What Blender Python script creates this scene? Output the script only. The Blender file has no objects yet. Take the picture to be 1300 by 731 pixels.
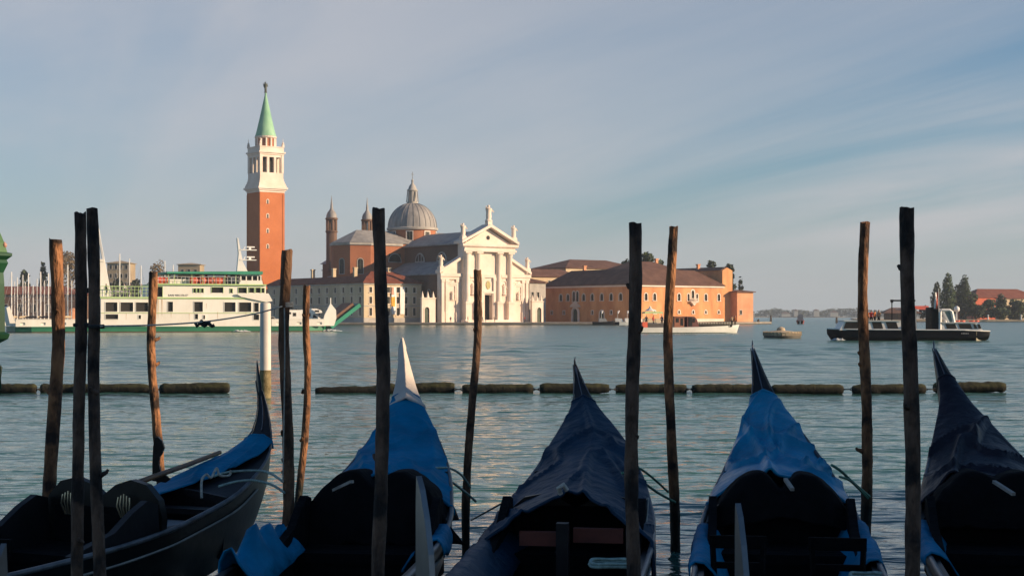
import bpy, math, random
import numpy as np
from mathutils import Vector, Matrix, noise
rnd = random.Random(7)
sc = bpy.context.scene
R = math.radians

# ------------------------------------------------------------------ camera, sky, sun, exposure
CAM_H, FPX = 2.5, 1935.0
cam = bpy.data.cameras.new('camera')
cam.sensor_width = 36.0
cam.lens = 36.0 * FPX / 1300.0
cam.shift_y = 35.5 / 1300.0
cam.clip_start, cam.clip_end = 0.1, 12000
co = bpy.data.objects.new('camera', cam)
sc.collection.objects.link(co)
co.location = (0, 0, CAM_H)
co.rotation_euler = (R(90), 0, 0)
sc.camera = co

SUN_AZ, SUN_EL = R(12), R(18)           # to the right of and behind the camera
SUN = Vector((math.cos(SUN_AZ) * math.cos(SUN_EL), -math.sin(SUN_AZ) * math.cos(SUN_EL), math.sin(SUN_EL)))
sl = bpy.data.lights.new('sun', 'SUN')
sl.energy, sl.angle, sl.color = 5.0, R(0.5), (1.0, 0.73, 0.47)
so = bpy.data.objects.new('sun', sl)
sc.collection.objects.link(so)
so.rotation_euler = SUN.to_track_quat('Z', 'Y').to_euler()

w = bpy.data.worlds.new('World'); sc.world = w; w.use_nodes = True
nt = w.node_tree; nt.nodes.clear()
def N(t, **k):
    n = nt.nodes.new(t)
    for a, b in k.items(): setattr(n, a, b)
    return n
SKY_TINT = (0.74, 1.10, 1.27, 1)
CLOUD = (7.45, 7.15, 7.35, 1)
wo = N('ShaderNodeOutputWorld'); bg = N('ShaderNodeBackground'); bg.inputs[1].default_value = 0.058
sky = N('ShaderNodeTexSky', sky_type='NISHITA'); sky.sun_disc = False
sky.sun_elevation = SUN_EL; sky.sun_rotation = math.atan2(SUN.x, SUN.y)
sky.air_density, sky.dust_density, sky.ozone_density = 1.0, 0.5, 3.0
tc = N('ShaderNodeTexCoord'); sep = N('ShaderNodeSeparateXYZ')
nt.links.new(tc.outputs['Generated'], sep.inputs[0])
def math_(op, a, b=None):
    n = N('ShaderNodeMath', operation=op)
    for i, v in enumerate((a, b)):
        if v is None: continue
        if isinstance(v, (int, float)): n.inputs[i].default_value = v
        else: nt.links.new(v, n.inputs[i])
    return n.outputs[0]
# thin high cloud on a plane overhead (direction / height); the streaks run away towards the left of the view
zc = math_('MAXIMUM', sep.outputs[2], 0.0); zc = math_('ADD', zc, 0.10)
cx = math_('DIVIDE', sep.outputs[0], zc); cy = math_('DIVIDE', sep.outputs[1], zc)
ca_, sa_ = math.cos(R(24)), math.sin(R(24))
al = math_('ADD', math_('MULTIPLY', cx, -sa_), math_('MULTIPLY', cy, ca_))      # along the streaks
ac = math_('ADD', math_('MULTIPLY', cx, ca_), math_('MULTIPLY', cy, sa_))       # across them
def vec(a, b, c=0.0):
    n = N('ShaderNodeCombineXYZ')
    for i, v in enumerate((a, b, c)):
        if isinstance(v, (int, float)): n.inputs[i].default_value = v
        else: nt.links.new(v, n.inputs[i])
    return n.outputs[0]
def nz(v, scale, detail, rough=0.55, dist=0.0):
    n = N('ShaderNodeTexNoise'); n.inputs['Scale'].default_value = scale; n.inputs['Detail'].default_value = detail
    n.inputs['Roughness'].default_value = rough; n.inputs['Distortion'].default_value = dist
    nt.links.new(v, n.inputs['Vector']); return n.outputs[0]
def remap(v, a, b, c=0.0, d=1.0):
    n = N('ShaderNodeMapRange'); n.interpolation_type = 'SMOOTHSTEP'
    for i, q in enumerate((a, b, c, d)): n.inputs[i + 1].default_value = q
    nt.links.new(v, n.inputs[0]); return n.outputs[0]
streak = remap(nz(vec(math_('MULTIPLY', al, 0.16), math_('MULTIPLY', ac, 0.75), 4.7), 1.0, 7, 0.55, 0.6), 0.36, 0.63)
patch = remap(nz(vec(math_('MULTIPLY', al, 0.22), math_('MULTIPLY', ac, 0.3), 1.3), 1.0, 3), 0.36, 0.62, 0.35, 1.0)
left = remap(sep.outputs[0], 0.27, -0.20, 0.12, 0.64)       # the left of the sky is veiled
low = remap(sep.outputs[2], 0.085, 0.0, 0.0, 0.85)         # grey band of mist on the horizon
cf = math_('MULTIPLY', math_('MULTIPLY', streak, patch), 0.88)
left = math_('MULTIPLY', left, remap(nz(vec(math_('MULTIPLY', al, 0.3), math_('MULTIPLY', ac, 0.55), 9.1), 1.0, 6), 0.36, 0.62, 0.62, 1.12))
left = math_('MULTIPLY', left, remap(sep.outputs[0], -0.85, -0.36, 0.15, 1.0))      # a bank of cloud, clear again further round
left = math_('MULTIPLY', left, remap(sep.outputs[1], -0.1, 0.5, 0.2, 1.0))
cf = math_('SUBTRACT', math_('ADD', cf, left), math_('MULTIPLY', cf, left))
cf = math_('MULTIPLY', cf, remap(sep.outputs[2], 0.42, 0.20, 0.08, 1.0))        # clearer overhead
mix = N('ShaderNodeMix', data_type='RGBA'); nt.links.new(cf, mix.inputs['Factor'])
tint = N('ShaderNodeMix', data_type='RGBA', blend_type='MULTIPLY'); tint.inputs['Factor'].default_value = 1.0
nt.links.new(sky.outputs[0], tint.inputs['A']); tint.inputs['B'].default_value = SKY_TINT
nt.links.new(tint.outputs['Result'], mix.inputs['A']); mix.inputs['B'].default_value = CLOUD
mist = N('ShaderNodeMix', data_type='RGBA'); nt.links.new(low, mist.inputs['Factor']); nt.links.new(mix.outputs['Result'], mist.inputs['A']); mist.inputs['B'].default_value = (5.7, 6.05, 6.35, 1)
nt.links.new(mist.outputs['Result'], bg.inputs[0]); nt.links.new(bg.outputs[0], wo.inputs[0])

sc.view_settings.view_transform = 'Standard'; sc.view_settings.look = 'None'
sc.view_settings.exposure = 0.48; sc.view_settings.gamma = 1.0; sc.view_settings.use_curve_mapping = False
sc.render.engine = 'CYCLES'
sc.cycles.use_denoising = True
sc.cycles.max_bounces = 6; sc.cycles.volume_bounces = 0
sc.cycles.caustics_reflective = False; sc.cycles.caustics_refractive = False

# ------------------------------------------------------------------ helpers
def fx(px, d): return (px - 650.0) / FPX * d
def fz(py, d): return CAM_H - (py - 401.0) / FPX * d
def P(px, py, d): return Vector((fx(px, d), d, fz(py, d)))

def tag(o, label=None, cat=None, group=None, kind=None):
    if label: o['label'] = label
    if cat: o['category'] = cat
    if group: o['group'] = group
    if kind: o['kind'] = kind
    return o
def thing(name, label, cat, loc=(0, 0, 0), rz=0.0, group=None):
    o = bpy.data.objects.new(name, None); sc.collection.objects.link(o)
    o.empty_display_size = 0.3
    o.location = loc; o.rotation_euler = (0, 0, rz)
    return tag(o, label, cat, group)

class MB:
    def __init__(s): s.v = []; s.f = []; s.m = []
    def add(s, vs, fs, m=0):
        b = len(s.v); s.v += [tuple(p) for p in vs]
        for f in fs: s.f.append(tuple(i + b for i in f)); s.m.append(m)
        return s
    def box(s, x0, x1, y0, y1, z0, z1, m=0):
        vs = [(x, y, z) for z in (z0, z1) for y in (y0, y1) for x in (x0, x1)]
        return s.add(vs, [(0, 2, 3, 1), (4, 5, 7, 6), (0, 1, 5, 4), (2, 6, 7, 3), (0, 4, 6, 2), (1, 3, 7, 5)], m)
    def prism(s, poly, c0, c1, ax='y', m=0):
        # poly in the other two axes (x,z for ax='y'; y,z for ax='x'; x,y for ax='z')
        f = {'y': lambda a, b, c: (a, c, b), 'x': lambda a, b, c: (c, a, b), 'z': lambda a, b, c: (a, b, c)}[ax]
        n = len(poly); vs = [f(a, b, c0) for a, b in poly] + [f(a, b, c1) for a, b in poly]
        fs = [tuple(range(n))[::-1], tuple(range(n, 2 * n))] + [(i, (i + 1) % n, n + (i + 1) % n, n + i) for i in range(n)]
        return s.add(vs, fs, m)
    def bar(s, a, b, wd, ht=None, m=0):
        a, b = Vector(a), Vector(b); d = (b - a).normalized(); ht = ht or wd
        u = d.cross(Vector((0, 0, 1)))
        if u.length < 1e-4: u = Vector((1, 0, 0))
        u.normalize(); v = u.cross(d); u *= wd / 2; v *= ht / 2
        vs = [a - u - v, a + u - v, a + u + v, a - u + v, b - u - v, b + u - v, b + u + v, b - u + v]
        return s.add(vs, [(0, 1, 2, 3), (7, 6, 5, 4), (0, 4, 5, 1), (1, 5, 6, 2), (2, 6, 7, 3), (3, 7, 4, 0)], m)
    def tube(s, pts, r, n=8, m=0):
        pts = [Vector(p) for p in pts]; rs = r if isinstance(r, (list, tuple)) else [r] * len(pts)
        ring = []; up = None
        for i, p in enumerate(pts):
            d = (pts[min(i + 1, len(pts) - 1)] - pts[max(i - 1, 0)]).normalized()
            if up is None:
                up = Vector((0, 0, 1)) if abs(d.z) < 0.9 else Vector((1, 0, 0))
            u = d.cross(up).normalized(); v = u.cross(d).normalized(); up = v
            ring.append([p + (u * math.cos(2 * math.pi * k / n) + v * math.sin(2 * math.pi * k / n)) * rs[i] for k in range(n)])
        vs = [q for rg in ring for q in rg]; fs = []
        for i in range(len(pts) - 1):
            for k in range(n):
                a = i * n + k; b = i * n + (k + 1) % n
                fs.append((a, b, b + n, a + n))
        fs.append(tuple(range(n))[::-1]); e = (len(pts) - 1) * n; fs.append(tuple(range(e, e + n)))
        return s.add(vs, fs, m)
    def lathe(s, prof, n=16, c=(0, 0, 0), a0=0.0, a1=2 * math.pi, m=0):
        full = abs(a1 - a0 - 2 * math.pi) < 1e-6; k = n if full else n + 1
        vs = []
        for r, z in prof:
            for i in range(k):
                a = a0 + (a1 - a0) * i / n
                vs.append((c[0] + r * math.cos(a), c[1] + r * math.sin(a), c[2] + z))
        fs = []
        for j in range(len(prof) - 1):
            for i in range(n):
                i2 = (i + 1) % k
                fs.append((j * k + i, j * k + i2, (j + 1) * k + i2, (j + 1) * k + i))
        if full:
            if prof[0][0] > 1e-3: fs.append(tuple(range(k))[::-1])
            if prof[-1][0] > 1e-3: fs.append(tuple(range((len(prof) - 1) * k, len(prof) * k)))
        return s.add(vs, fs, m)
    def grid(s, rows, m=0):
        nr, nc = len(rows), len(rows[0])
        return s.add([p for r in rows for p in r], [(i * nc + j, i * nc + j + 1, (i + 1) * nc + j + 1, (i + 1) * nc + j) for i in range(nr - 1) for j in range(nc - 1)], m)
    def build(s, name, mat, parent=None, smooth=None, solid=0.0, loc=None):
        me = bpy.data.meshes.new(name); me.from_pydata(s.v, [], s.f)
        for mm in (mat if isinstance(mat, (list, tuple)) else [mat]): me.materials.append(mm)
        if any(s.m): me.polygons.foreach_set('material_index', s.m)
        if smooth is not None:
            me.polygons.foreach_set('use_smooth', [True] * len(me.polygons))
            if smooth < 180: me.set_sharp_from_angle(angle=R(smooth))
        me.update()
        o = bpy.data.objects.new(name, me); sc.collection.objects.link(o)
        if parent: o.parent = parent
        if loc is not None: o.location = loc
        if solid:
            md = o.modifiers.new('thickness', 'SOLIDIFY'); md.thickness = solid; md.offset = 0
        return o
def children(o): return list(o.children)
def copy_tree(o, parent=None):
    c = o.copy(); sc.collection.objects.link(c)
    if parent: c.parent = parent
    for ch in children(o): copy_tree(ch, c)
    return c

# ------------------------------------------------------------------ materials
MATS = {}
def mat(name, col, rough=0.7, var=0.18, scale=1.0, bump=0.0, bscale=None, col2=None, metal=0.0, stretch=(1, 1, 1), spec=0.5, detail=6, contrast=(0.35, 0.65)):
    m = bpy.data.materials.new(name); m.use_nodes = True; t = m.node_tree; b = t.nodes['Principled BSDF']
    b.inputs['Roughness'].default_value = rough; b.inputs['Metallic'].default_value = metal
    b.inputs['Specular IOR Level'].default_value = spec
    tx = t.nodes.new('ShaderNodeTexCoord'); mpn = t.nodes.new('ShaderNodeMapping'); mpn.inputs['Scale'].default_value = stretch
    t.links.new(tx.outputs['Object'], mpn.inputs[0])
    nz = t.nodes.new('ShaderNodeTexNoise'); nz.inputs['Scale'].default_value = scale; nz.inputs['Detail'].default_value = detail; nz.inputs['Roughness'].default_value = 0.62
    t.links.new(mpn.outputs[0], nz.inputs['Vector'])
    rp = t.nodes.new('ShaderNodeValToRGB'); e = rp.color_ramp.elements
    c2 = col2 or tuple(min(1, c * (1 + var)) for c in col)
    c1 = tuple(c * (1 - var) for c in col) if not col2 else col
    e[0].position, e[1].position = contrast
    e[0].color = (*c1, 1); e[1].color = (*c2, 1)
    t.links.new(nz.outputs[0], rp.inputs[0]); t.links.new(rp.outputs[0], b.inputs['Base Color'])
    if bump:
        nb = t.nodes.new('ShaderNodeTexNoise'); nb.inputs['Scale'].default_value = bscale or scale * 6; nb.inputs['Detail'].default_value = 5
        t.links.new(mpn.outputs[0], nb.inputs['Vector'])
        bp = t.nodes.new('ShaderNodeBump'); bp.inputs['Strength'].default_value = min(1.0, bump); bp.inputs['Distance'].default_value = 0.05 if bump <= 1 else 0.05 * bump
        t.links.new(nb.outputs[0], bp.inputs['Height']); t.links.new(bp.outputs[0], b.inputs['Normal'])
    MATS[name] = m
    return m
def tile_mat(name, col, col2, axis=0, pitch=0.35, rough=0.85):
    """roof of clay tiles: columns of tiles along the slope, patchy colour"""
    m = mat(name, col, rough, scale=0.35, col2=col2, detail=8)
    t = m.node_tree; b = t.nodes['Principled BSDF']
    tx = t.nodes['Texture Coordinate']
    wv = t.nodes.new('ShaderNodeTexWave'); wv.wave_type = 'BANDS'; wv.bands_direction = 'XY'[axis]
    wv.inputs['Scale'].default_value = 0.314 / pitch; wv.inputs['Distortion'].default_value = 0.4
    t.links.new(tx.outputs['Object'], wv.inputs['Vector'])
    bp = t.nodes.new('ShaderNodeBump'); bp.inputs['Strength'].default_value = 0.8; bp.inputs['Distance'].default_value = 0.08
    t.links.new(wv.outputs['Fac'], bp.inputs['Height']); t.links.new(bp.outputs[0], b.inputs['Normal'])
    return m
def brick_mat(name, c1, c2, mortar, patch):
    m = mat(name, c1, 0.9, scale=0.16, col2=patch, detail=9)
    t = m.node_tree; b = t.nodes['Principled BSDF']; rp = [n for n in t.nodes if n.type == 'VALTORGB'][0]
    tx = t.nodes['Texture Coordinate']
    # brick pattern laid on (horizontal distance, height) so it works on every wall
    sp = t.nodes.new('ShaderNodeSeparateXYZ'); t.links.new(tx.outputs['Object'], sp.inputs[0])
    ad = t.nodes.new('ShaderNodeMath'); t.links.new(sp.outputs[0], ad.inputs[0]); t.links.new(sp.outputs[1], ad.inputs[1])
    cb = t.nodes.new('ShaderNodeCombineXYZ'); t.links.new(ad.outputs[0], cb.inputs[0]); t.links.new(sp.outputs[2], cb.inputs[1])
    bt = t.nodes.new('ShaderNodeTexBrick'); bt.inputs['Scale'].default_value = 2.0
    bt.inputs['Color1'].default_value = (1, 1, 1, 1); bt.inputs['Color2'].default_value = (0.72, 0.7, 0.7, 1); bt.inputs['Mortar'].default_value = (*mortar, 1)
    bt.inputs['Mortar Size'].default_value = 0.012
    t.links.new(cb.outputs[0], bt.inputs['Vector'])
    mx = t.nodes.new('ShaderNodeMix'); mx.data_type = 'RGBA'; mx.blend_type = 'MULTIPLY'; mx.inputs['Factor'].default_value = 0.55
    t.links.new(rp.outputs[0], mx.inputs['A']); t.links.new(bt.outputs['Color'], mx.inputs['B'])
    t.links.new(mx.outputs['Result'], b.inputs['Base Color'])
    return m
def leaf_mat(name, c1, c2):
    m = mat(name, c1, 0.6, scale=0.25, col2=c2, detail=4, spec=0.25)
    return m

STONE = mat('istrian_stone', (0.70, 0.58, 0.48), 0.8, scale=0.22, col2=(0.85, 0.735, 0.645), detail=10, bump=0.2, bscale=2)
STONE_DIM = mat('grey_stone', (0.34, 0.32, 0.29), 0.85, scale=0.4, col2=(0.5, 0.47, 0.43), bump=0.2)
QUAY = mat('quay_stone', (0.22, 0.19, 0.16), 0.9, scale=0.5, col2=(0.34, 0.31, 0.27), bump=0.3)
QUAY_WET = mat('wet_quay_stone', (0.045, 0.04, 0.03), 0.6, scale=0.6, col2=(0.10, 0.09, 0.07), bump=0.3)
BRICK = brick_mat('brick', (0.36, 0.13, 0.065), None, (0.9, 0.85, 0.8), (0.46, 0.18, 0.09))
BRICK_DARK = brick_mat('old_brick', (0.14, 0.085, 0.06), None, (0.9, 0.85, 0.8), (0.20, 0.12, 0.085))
TOWER_BRICK = brick_mat('tower_brick', (0.50, 0.155, 0.05), None, (0.9, 0.8, 0.75), (0.60, 0.20, 0.075))
ORANGE = mat('orange_plaster', (0.54, 0.22, 0.09), 0.9, scale=0.3, col2=(0.76, 0.38, 0.165), bump=0.2, detail=11, stretch=(1, 1, 0.4))
ORANGE_OLD = mat('faded_orange_plaster', (0.58, 0.26, 0.14), 0.9, scale=0.3, col2=(0.72, 0.36, 0.2), bump=0.15, detail=9)
TAN = mat('tan_plaster', (0.30, 0.23, 0.15), 0.9, scale=0.1, col2=(0.38, 0.30, 0.20))
RED_PLASTER = mat('red_plaster', (0.50, 0.10, 0.05), 0.9, scale=0.2, col2=(0.62, 0.16, 0.08))
CREAM = mat('cream_plaster', (0.50, 0.39, 0.25), 0.9, scale=0.3, col2=(0.64, 0.53, 0.37), bump=0.1, detail=9, stretch=(1, 1, 0.4))
ROOF = tile_mat('clay_roof_tiles', (0.10, 0.045, 0.03), (0.17, 0.085, 0.06))
ROOF_RED = tile_mat('red_roof_tiles', (0.17, 0.042, 0.022), (0.24, 0.075, 0.042))
ROOF_Y = tile_mat('clay_roof_tiles_side', (0.10, 0.045, 0.03), (0.17, 0.085, 0.06), axis=1)
LEAD = mat('lead_sheet_roof', (0.21, 0.20, 0.195), 0.65, scale=0.5, col2=(0.36, 0.345, 0.33), detail=9, bump=0.1, stretch=(1, 1, 0.3))
COPPER = mat('green_copper', (0.18, 0.40, 0.25), 0.7, scale=0.5, col2=(0.32, 0.55, 0.36), stretch=(1, 1, 0.25))
PANE = mat('window_glass', (0.014, 0.013, 0.012), 0.3, scale=0.8, col2=(0.035, 0.032, 0.028), spec=0.3)
DARK = mat('dark_opening', (0.02, 0.018, 0.016), 0.8, scale=0.5)
SHUTTER = mat('dark_green_shutter', (0.05, 0.07, 0.045), 0.7, scale=0.8)
BRONZE = mat('dark_bronze', (0.06, 0.07, 0.05), 0.5, scale=1.0)
GILT = mat('gilt_stone', (0.42, 0.36, 0.14), 0.6, scale=1.5)
GREEN = mat('green_ship_paint', (0.02, 0.16, 0.085), 0.45, scale=0.4, var=0.15)
GREEN_AWN = mat('green_canopy', (0.03, 0.27, 0.17), 0.55, scale=0.5, var=0.15)
GREEN_PALE = mat('pale_green_paint', (0.42, 0.58, 0.26), 0.5, scale=0.4, var=0.1)
SHIP_WHITE = mat('white_ship_paint', (0.74, 0.71, 0.64), 0.42, scale=0.35, col2=(0.86, 0.84, 0.78), stretch=(1, 1, 0.4), detail=8)
RED_ANTIFOUL = mat('red_antifouling', (0.12, 0.03, 0.022), 0.6, scale=0.5)
RED = mat('orange_red_paint', (0.62, 0.10, 0.05), 0.5, scale=0.8, var=0.2)
RUST = mat('rust_streak', (0.52, 0.36, 0.2), 0.7, scale=0.6, col2=(0.66, 0.52, 0.36))
WHITE = mat('white_paint', (0.78, 0.77, 0.74), 0.45, scale=0.8, var=0.06)
GREY = mat('grey_paint', (0.30, 0.31, 0.32), 0.5, scale=0.8, var=0.12)
NAVY = mat('navy_hull_paint', (0.005, 0.006, 0.010), 0.35, scale=0.6, var=0.2, spec=0.2)
SAND = mat('sandy_stone', (0.48, 0.38, 0.26), 0.9, scale=0.4, var=0.2)
TRUNK = mat('tree_bark', (0.07, 0.05, 0.035), 0.9, scale=3, var=0.3, bump=0.4)
LEAF = leaf_mat('leaf_green', (0.022, 0.042, 0.012), (0.055, 0.085, 0.025))
LEAF_DARK = leaf_mat('dark_leaf_green', (0.010, 0.020, 0.008), (0.024, 0.038, 0.015))
LEAF_BROWN = leaf_mat('autumn_leaf', (0.09, 0.065, 0.035), (0.15, 0.11, 0.06))

# ------------------------------------------------------------------ water: one sheet with real waves, finer near the shore
def build_water():
    rs = np.random.RandomState(3)
    inv = np.linspace(1 / 12.0, 1 / 420.0, 1500)
    ys = np.concatenate([[-9.0, -3.0, 0.0, 3.0, 6.0, 9.0, 10.5], 1 / inv, np.geomspace(440, 3900, 40)])
    us = np.concatenate([[-3.0, -1.6, -0.9, -0.6], np.linspace(-0.42, 0.42, 460), [0.6, 0.9, 1.6, 3.0]])
    Y = np.repeat(ys[:, None], len(us), 1); X = us[None, :] * (np.maximum(Y, 3.0) + 14.0)
    dy = np.gradient(ys); sp = np.repeat(dy[:, None], len(us), 1)
    Z = np.zeros_like(X)
    for i in range(90):
        lam = 10 ** rs.uniform(math.log10(0.22), math.log10(10.0))
        th = rs.normal(R(100), R(48)); k = 2 * math.pi / lam
        amp = 0.0070 * lam ** 0.55 * rs.uniform(0.5, 1.2)
        ph = k * (X * math.cos(th) + Y * math.sin(th)) + rs.uniform(0, 6.28)
        ph = ph + 0.8 * np.sin(0.13 * k * (X * math.cos(th + 1.2) + Y * math.sin(th + 1.2)) + rs.uniform(0, 6.28))
        fade = np.clip((lam / np.maximum(sp, 1e-3) - 2.5) / 3.0, 0, 1)
        shelter = 1.0 if lam < 1.6 else 0.32 + 0.68 * np.clip((Y - 36) / 40.0, 0, 1)      # the boom keeps the longer waves out
        Z += amp * shelter * fade * (np.sin(ph) + 0.25 * np.sin(2 * ph + 0.6))
    # gusts: calmer and rougher patches
    g = 0.75 + 0.35 * np.sin(X * 0.05 + 1.3 * np.sin(Y * 0.021)) * np.sin(Y * 0.06 + 0.7 * np.sin(X * 0.04))
    calm = 0.26 + 0.69 * np.clip((Y - 36) / 40.0, 0, 1)
    Z *= g * calm
    Z[np.abs(us)[None, :].repeat(len(ys), 0) > 0.5] = 0.0
    nr, nc = X.shape
    me = bpy.data.meshes.new('water')
    me.vertices.add(nr * nc); me.vertices.foreach_set('co', np.stack([X, Y, Z], -1).astype(np.float32).ravel())
    i = np.arange((nr - 1) * nc).reshape(nr - 1, nc)[:, :-1].ravel()
    q = np.stack([i, i + 1, i + nc + 1, i + nc], -1).astype(np.int32)
    me.loops.add(q.size); me.loops.foreach_set('vertex_index', q.ravel())
    me.polygons.add(len(q)); me.polygons.foreach_set('loop_start', np.arange(0, q.size, 4, dtype=np.int32))
    me.polygons.foreach_set('use_smooth', np.ones(len(q), bool))
    me.update(); me.validate()
    m = bpy.data.materials.new('lagoon_water'); m.use_nodes = True; t = m.node_tree; b = t.nodes['Principled BSDF']
    b.inputs['Base Color'].default_value = (0.048, 0.135, 0.116, 1); b.inputs['Roughness'].default_value = 0.07; b.inputs['IOR'].default_value = 1.33
    tx = t.nodes.new('ShaderNodeTexCoord'); prev = None
    # the open lagoon beyond the log boom is rougher than the sheltered moorings
    sp = t.nodes.new('ShaderNodeSeparateXYZ'); t.links.new(tx.outputs['Object'], sp.inputs[0])
    rg = t.nodes.new('ShaderNodeMapRange'); rg.inputs[1].default_value = 25; rg.inputs[2].default_value = 140; rg.inputs[3].default_value = 0.06; rg.inputs[4].default_value = 0.20
    t.links.new(sp.outputs[1], rg.inputs[0]); t.links.new(rg.outputs[0], b.inputs['Roughness'])
    for scl, dist, st in (((0.16, 0.42, 1), 0.55, 0.65), ((0.6, 1.7, 1), 0.16, 0.75), ((2.6, 5.5, 1), 0.034, 0.75), ((9, 17, 1), 0.005, 0.6)):
        mpn = t.nodes.new('ShaderNodeMapping'); mpn.inputs['Scale'].default_value = scl; mpn.inputs['Rotation'].default_value = (0, 0, R(9))
        t.links.new(tx.outputs['Object'], mpn.inputs[0])
        nz = t.nodes.new('ShaderNodeTexNoise'); nz.inputs['Scale'].default_value = 1.0; nz.inputs['Detail'].default_value = 3; nz.inputs['Distortion'].default_value = 0.5
        t.links.new(mpn.outputs[0], nz.inputs['Vector'])
        bp = t.nodes.new('ShaderNodeBump'); bp.inputs['Strength'].default_value = st; bp.inputs['Distance'].default_value = dist
        t.links.new(nz.outputs[0], bp.inputs['Height'])
        if prev: t.links.new(prev.outputs[0], bp.inputs['Normal'])
        prev = bp
    t.links.new(prev.outputs[0], b.inputs['Normal'])
    me.materials.append(m)
    o = bpy.data.objects.new('water', me); sc.collection.objects.link(o); tag(o, kind='structure')
    return o
build_water()
# ------------------------------------------------------------------ land
ANG = R(36.87); RV = Vector((0.8, 0.6, 0)); QV = Vector((-0.6, 0.8, 0))
def land(name, poly, top, mat_top, bottom=-1.2, wet=None):
    mb = MB(); mb.prism(poly, bottom, top, 'z'); o = mb.build(name, mat_top); tag(o, kind='structure')
    if wet is not None:
        k = MB(); n = len(poly)
        cx = sum(p[0] for p in poly) / n; cy = sum(p[1] for p in poly) / n
        poly2 = [(p[0] + (p[0] - cx) * 0.0008, p[1] + (p[1] - cy) * 0.0008) for p in poly]
        k.prism(poly2, bottom, wet, 'z'); q = k.build('waterline_stain', QUAY_WET); tag(q, kind='structure')
    return o
land('island_quay', [(-330, 424), (-150, 421), (40, 421), (66, 443), (80, 470), (60, 640), (-330, 640)], 0.7, QUAY, wet=0.3)

# ------------------------------------------------------------------ wall, window and roof builders
def wall(mb, o, dx, n, L, z0, z1, ops=(), depth=0.3, m=0):
    """rectangular wall of length L from o along dx, outward normal n, with real holes (a0,a1,z0,z1) and their reveals"""
    o = Vector(o); dx = Vector(dx); n = Vector(n)
    ax = sorted({0.0, L} | {v for p in ops for v in p[:2]}); zx = sorted({z0, z1} | {v for p in ops for v in p[2:4]})
    pt = lambda a, z, out=0.0: tuple(o + dx * a + n * out + Vector((0, 0, z)))
    flip = dx.cross(Vector((0, 0, 1))).dot(n) < 0
    def face(q): mb.add(q[::-1] if flip else q, [(0, 1, 2, 3)], m)
    for i in range(len(ax) - 1):
        for j in range(len(zx) - 1):
            ca, cz = (ax[i] + ax[i + 1]) / 2, (zx[j] + zx[j + 1]) / 2
            if any(p[0] < ca < p[1] and p[2] < cz < p[3] for p in ops): continue
            face([pt(ax[i], zx[j]), pt(ax[i + 1], zx[j]), pt(ax[i + 1], zx[j + 1]), pt(ax[i], zx[j + 1])])
    for a0, a1, b0, b1 in ops:
        d = -depth
        face([pt(a0, b0), pt(a0, b0, d), pt(a0, b1, d), pt(a0, b1)][::-1])
        face([pt(a1, b0), pt(a1, b1), pt(a1, b1, d), pt(a1, b0, d)][::-1])
        face([pt(a0, b0), pt(a1, b0), pt(a1, b0, d), pt(a0, b0, d)][::-1])
        face([pt(a0, b1), pt(a0, b1, d), pt(a1, b1, d), pt(a1, b1)][::-1])

def window(parent, o, dx, n, a, z0, wd, ht, fm, pm=None, arch=False, t=0.22, depth=0.26, name='window', proud=0.07, sill=True, mull=True):
    """stone surround (with an arched head when arch) as one part, its pane as a sub-part behind it"""
    o = Vector(o); dx = Vector(dx); n = Vector(n); pm = pm or PANE
    pt = lambda aa, z, out: tuple(o + dx * aa + n * out + Vector((0, 0, z)))
    inner, outer = [], []
    if arch:
        r = wd / 2; zs = z0 + ht - r
        inner = [(a - r, z0)] + [(a - r * math.cos(math.pi * k / 8), zs + r * math.sin(math.pi * k / 8)) for k in range(9)] + [(a + r, z0)]
        R2 = r + t
        outer = [(a - R2, z0)] + [(a - R2 * math.cos(math.pi * k / 8), zs + R2 * math.sin(math.pi * k / 8)) for k in range(9)] + [(a + R2, z0)]
    else:
        inner = [(a - wd / 2, z0), (a - wd / 2, z0 + ht), (a + wd / 2, z0 + ht), (a + wd / 2, z0)]
        outer = [(a - wd / 2 - t, z0), (a - wd / 2 - t, z0 + ht + t), (a + wd / 2 + t, z0 + ht + t), (a + wd / 2 + t, z0)]
    mb = MB(); k = len(inner)
    vs = [pt(*p, proud) for p in inner] + [pt(*p, proud) for p in outer] + [pt(*p, -depth * 0.6) for p in inner] + [pt(*p, -0.02) for p in outer]
    fs = []
    for i in range(k - 1):
        fs += [(i, k + i, k + i + 1, i + 1), (i + 1, 2 * k + i + 1, 2 * k + i, i), (k + i, 3 * k + i, 3 * k + i + 1, k + i + 1)]
    mb.add(vs, fs)
    if sill:
        c = o + dx * a + Vector((0, 0, z0 - 0.09)) + n * 0.06
        mb.bar(c - dx * (wd / 2 + t + 0.08), c + dx * (wd / 2 + t + 0.08), 0.26, 0.17)
    f = mb.build(name, fm, parent)
    pb = MB(); g = 0.06
    pb.add([pt(a - wd / 2 - g, z0 - g, -depth), pt(a + wd / 2 + g, z0 - g, -depth), pt(a + wd / 2 + g, z0 + ht + g, -depth), pt(a - wd / 2 - g, z0 + ht + g, -depth)], [(0, 1, 2, 3)])
    if mull:
        c0 = Vector(pt(a, z0, -depth + 0.05)); c1 = Vector(pt(a, z0 + ht - 0.02, -depth + 0.05)); pb.bar(c0, c1, 0.09, 0.06, m=1)
        zc_ = z0 + ht * 0.6; pb.bar(Vector(pt(a - wd / 2, zc_, -depth + 0.05)), Vector(pt(a + wd / 2, zc_, -depth + 0.05)), 0.06, 0.09, m=1)
    pb.build('pane', [pm, SHUTTER], f)
    return f
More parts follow.
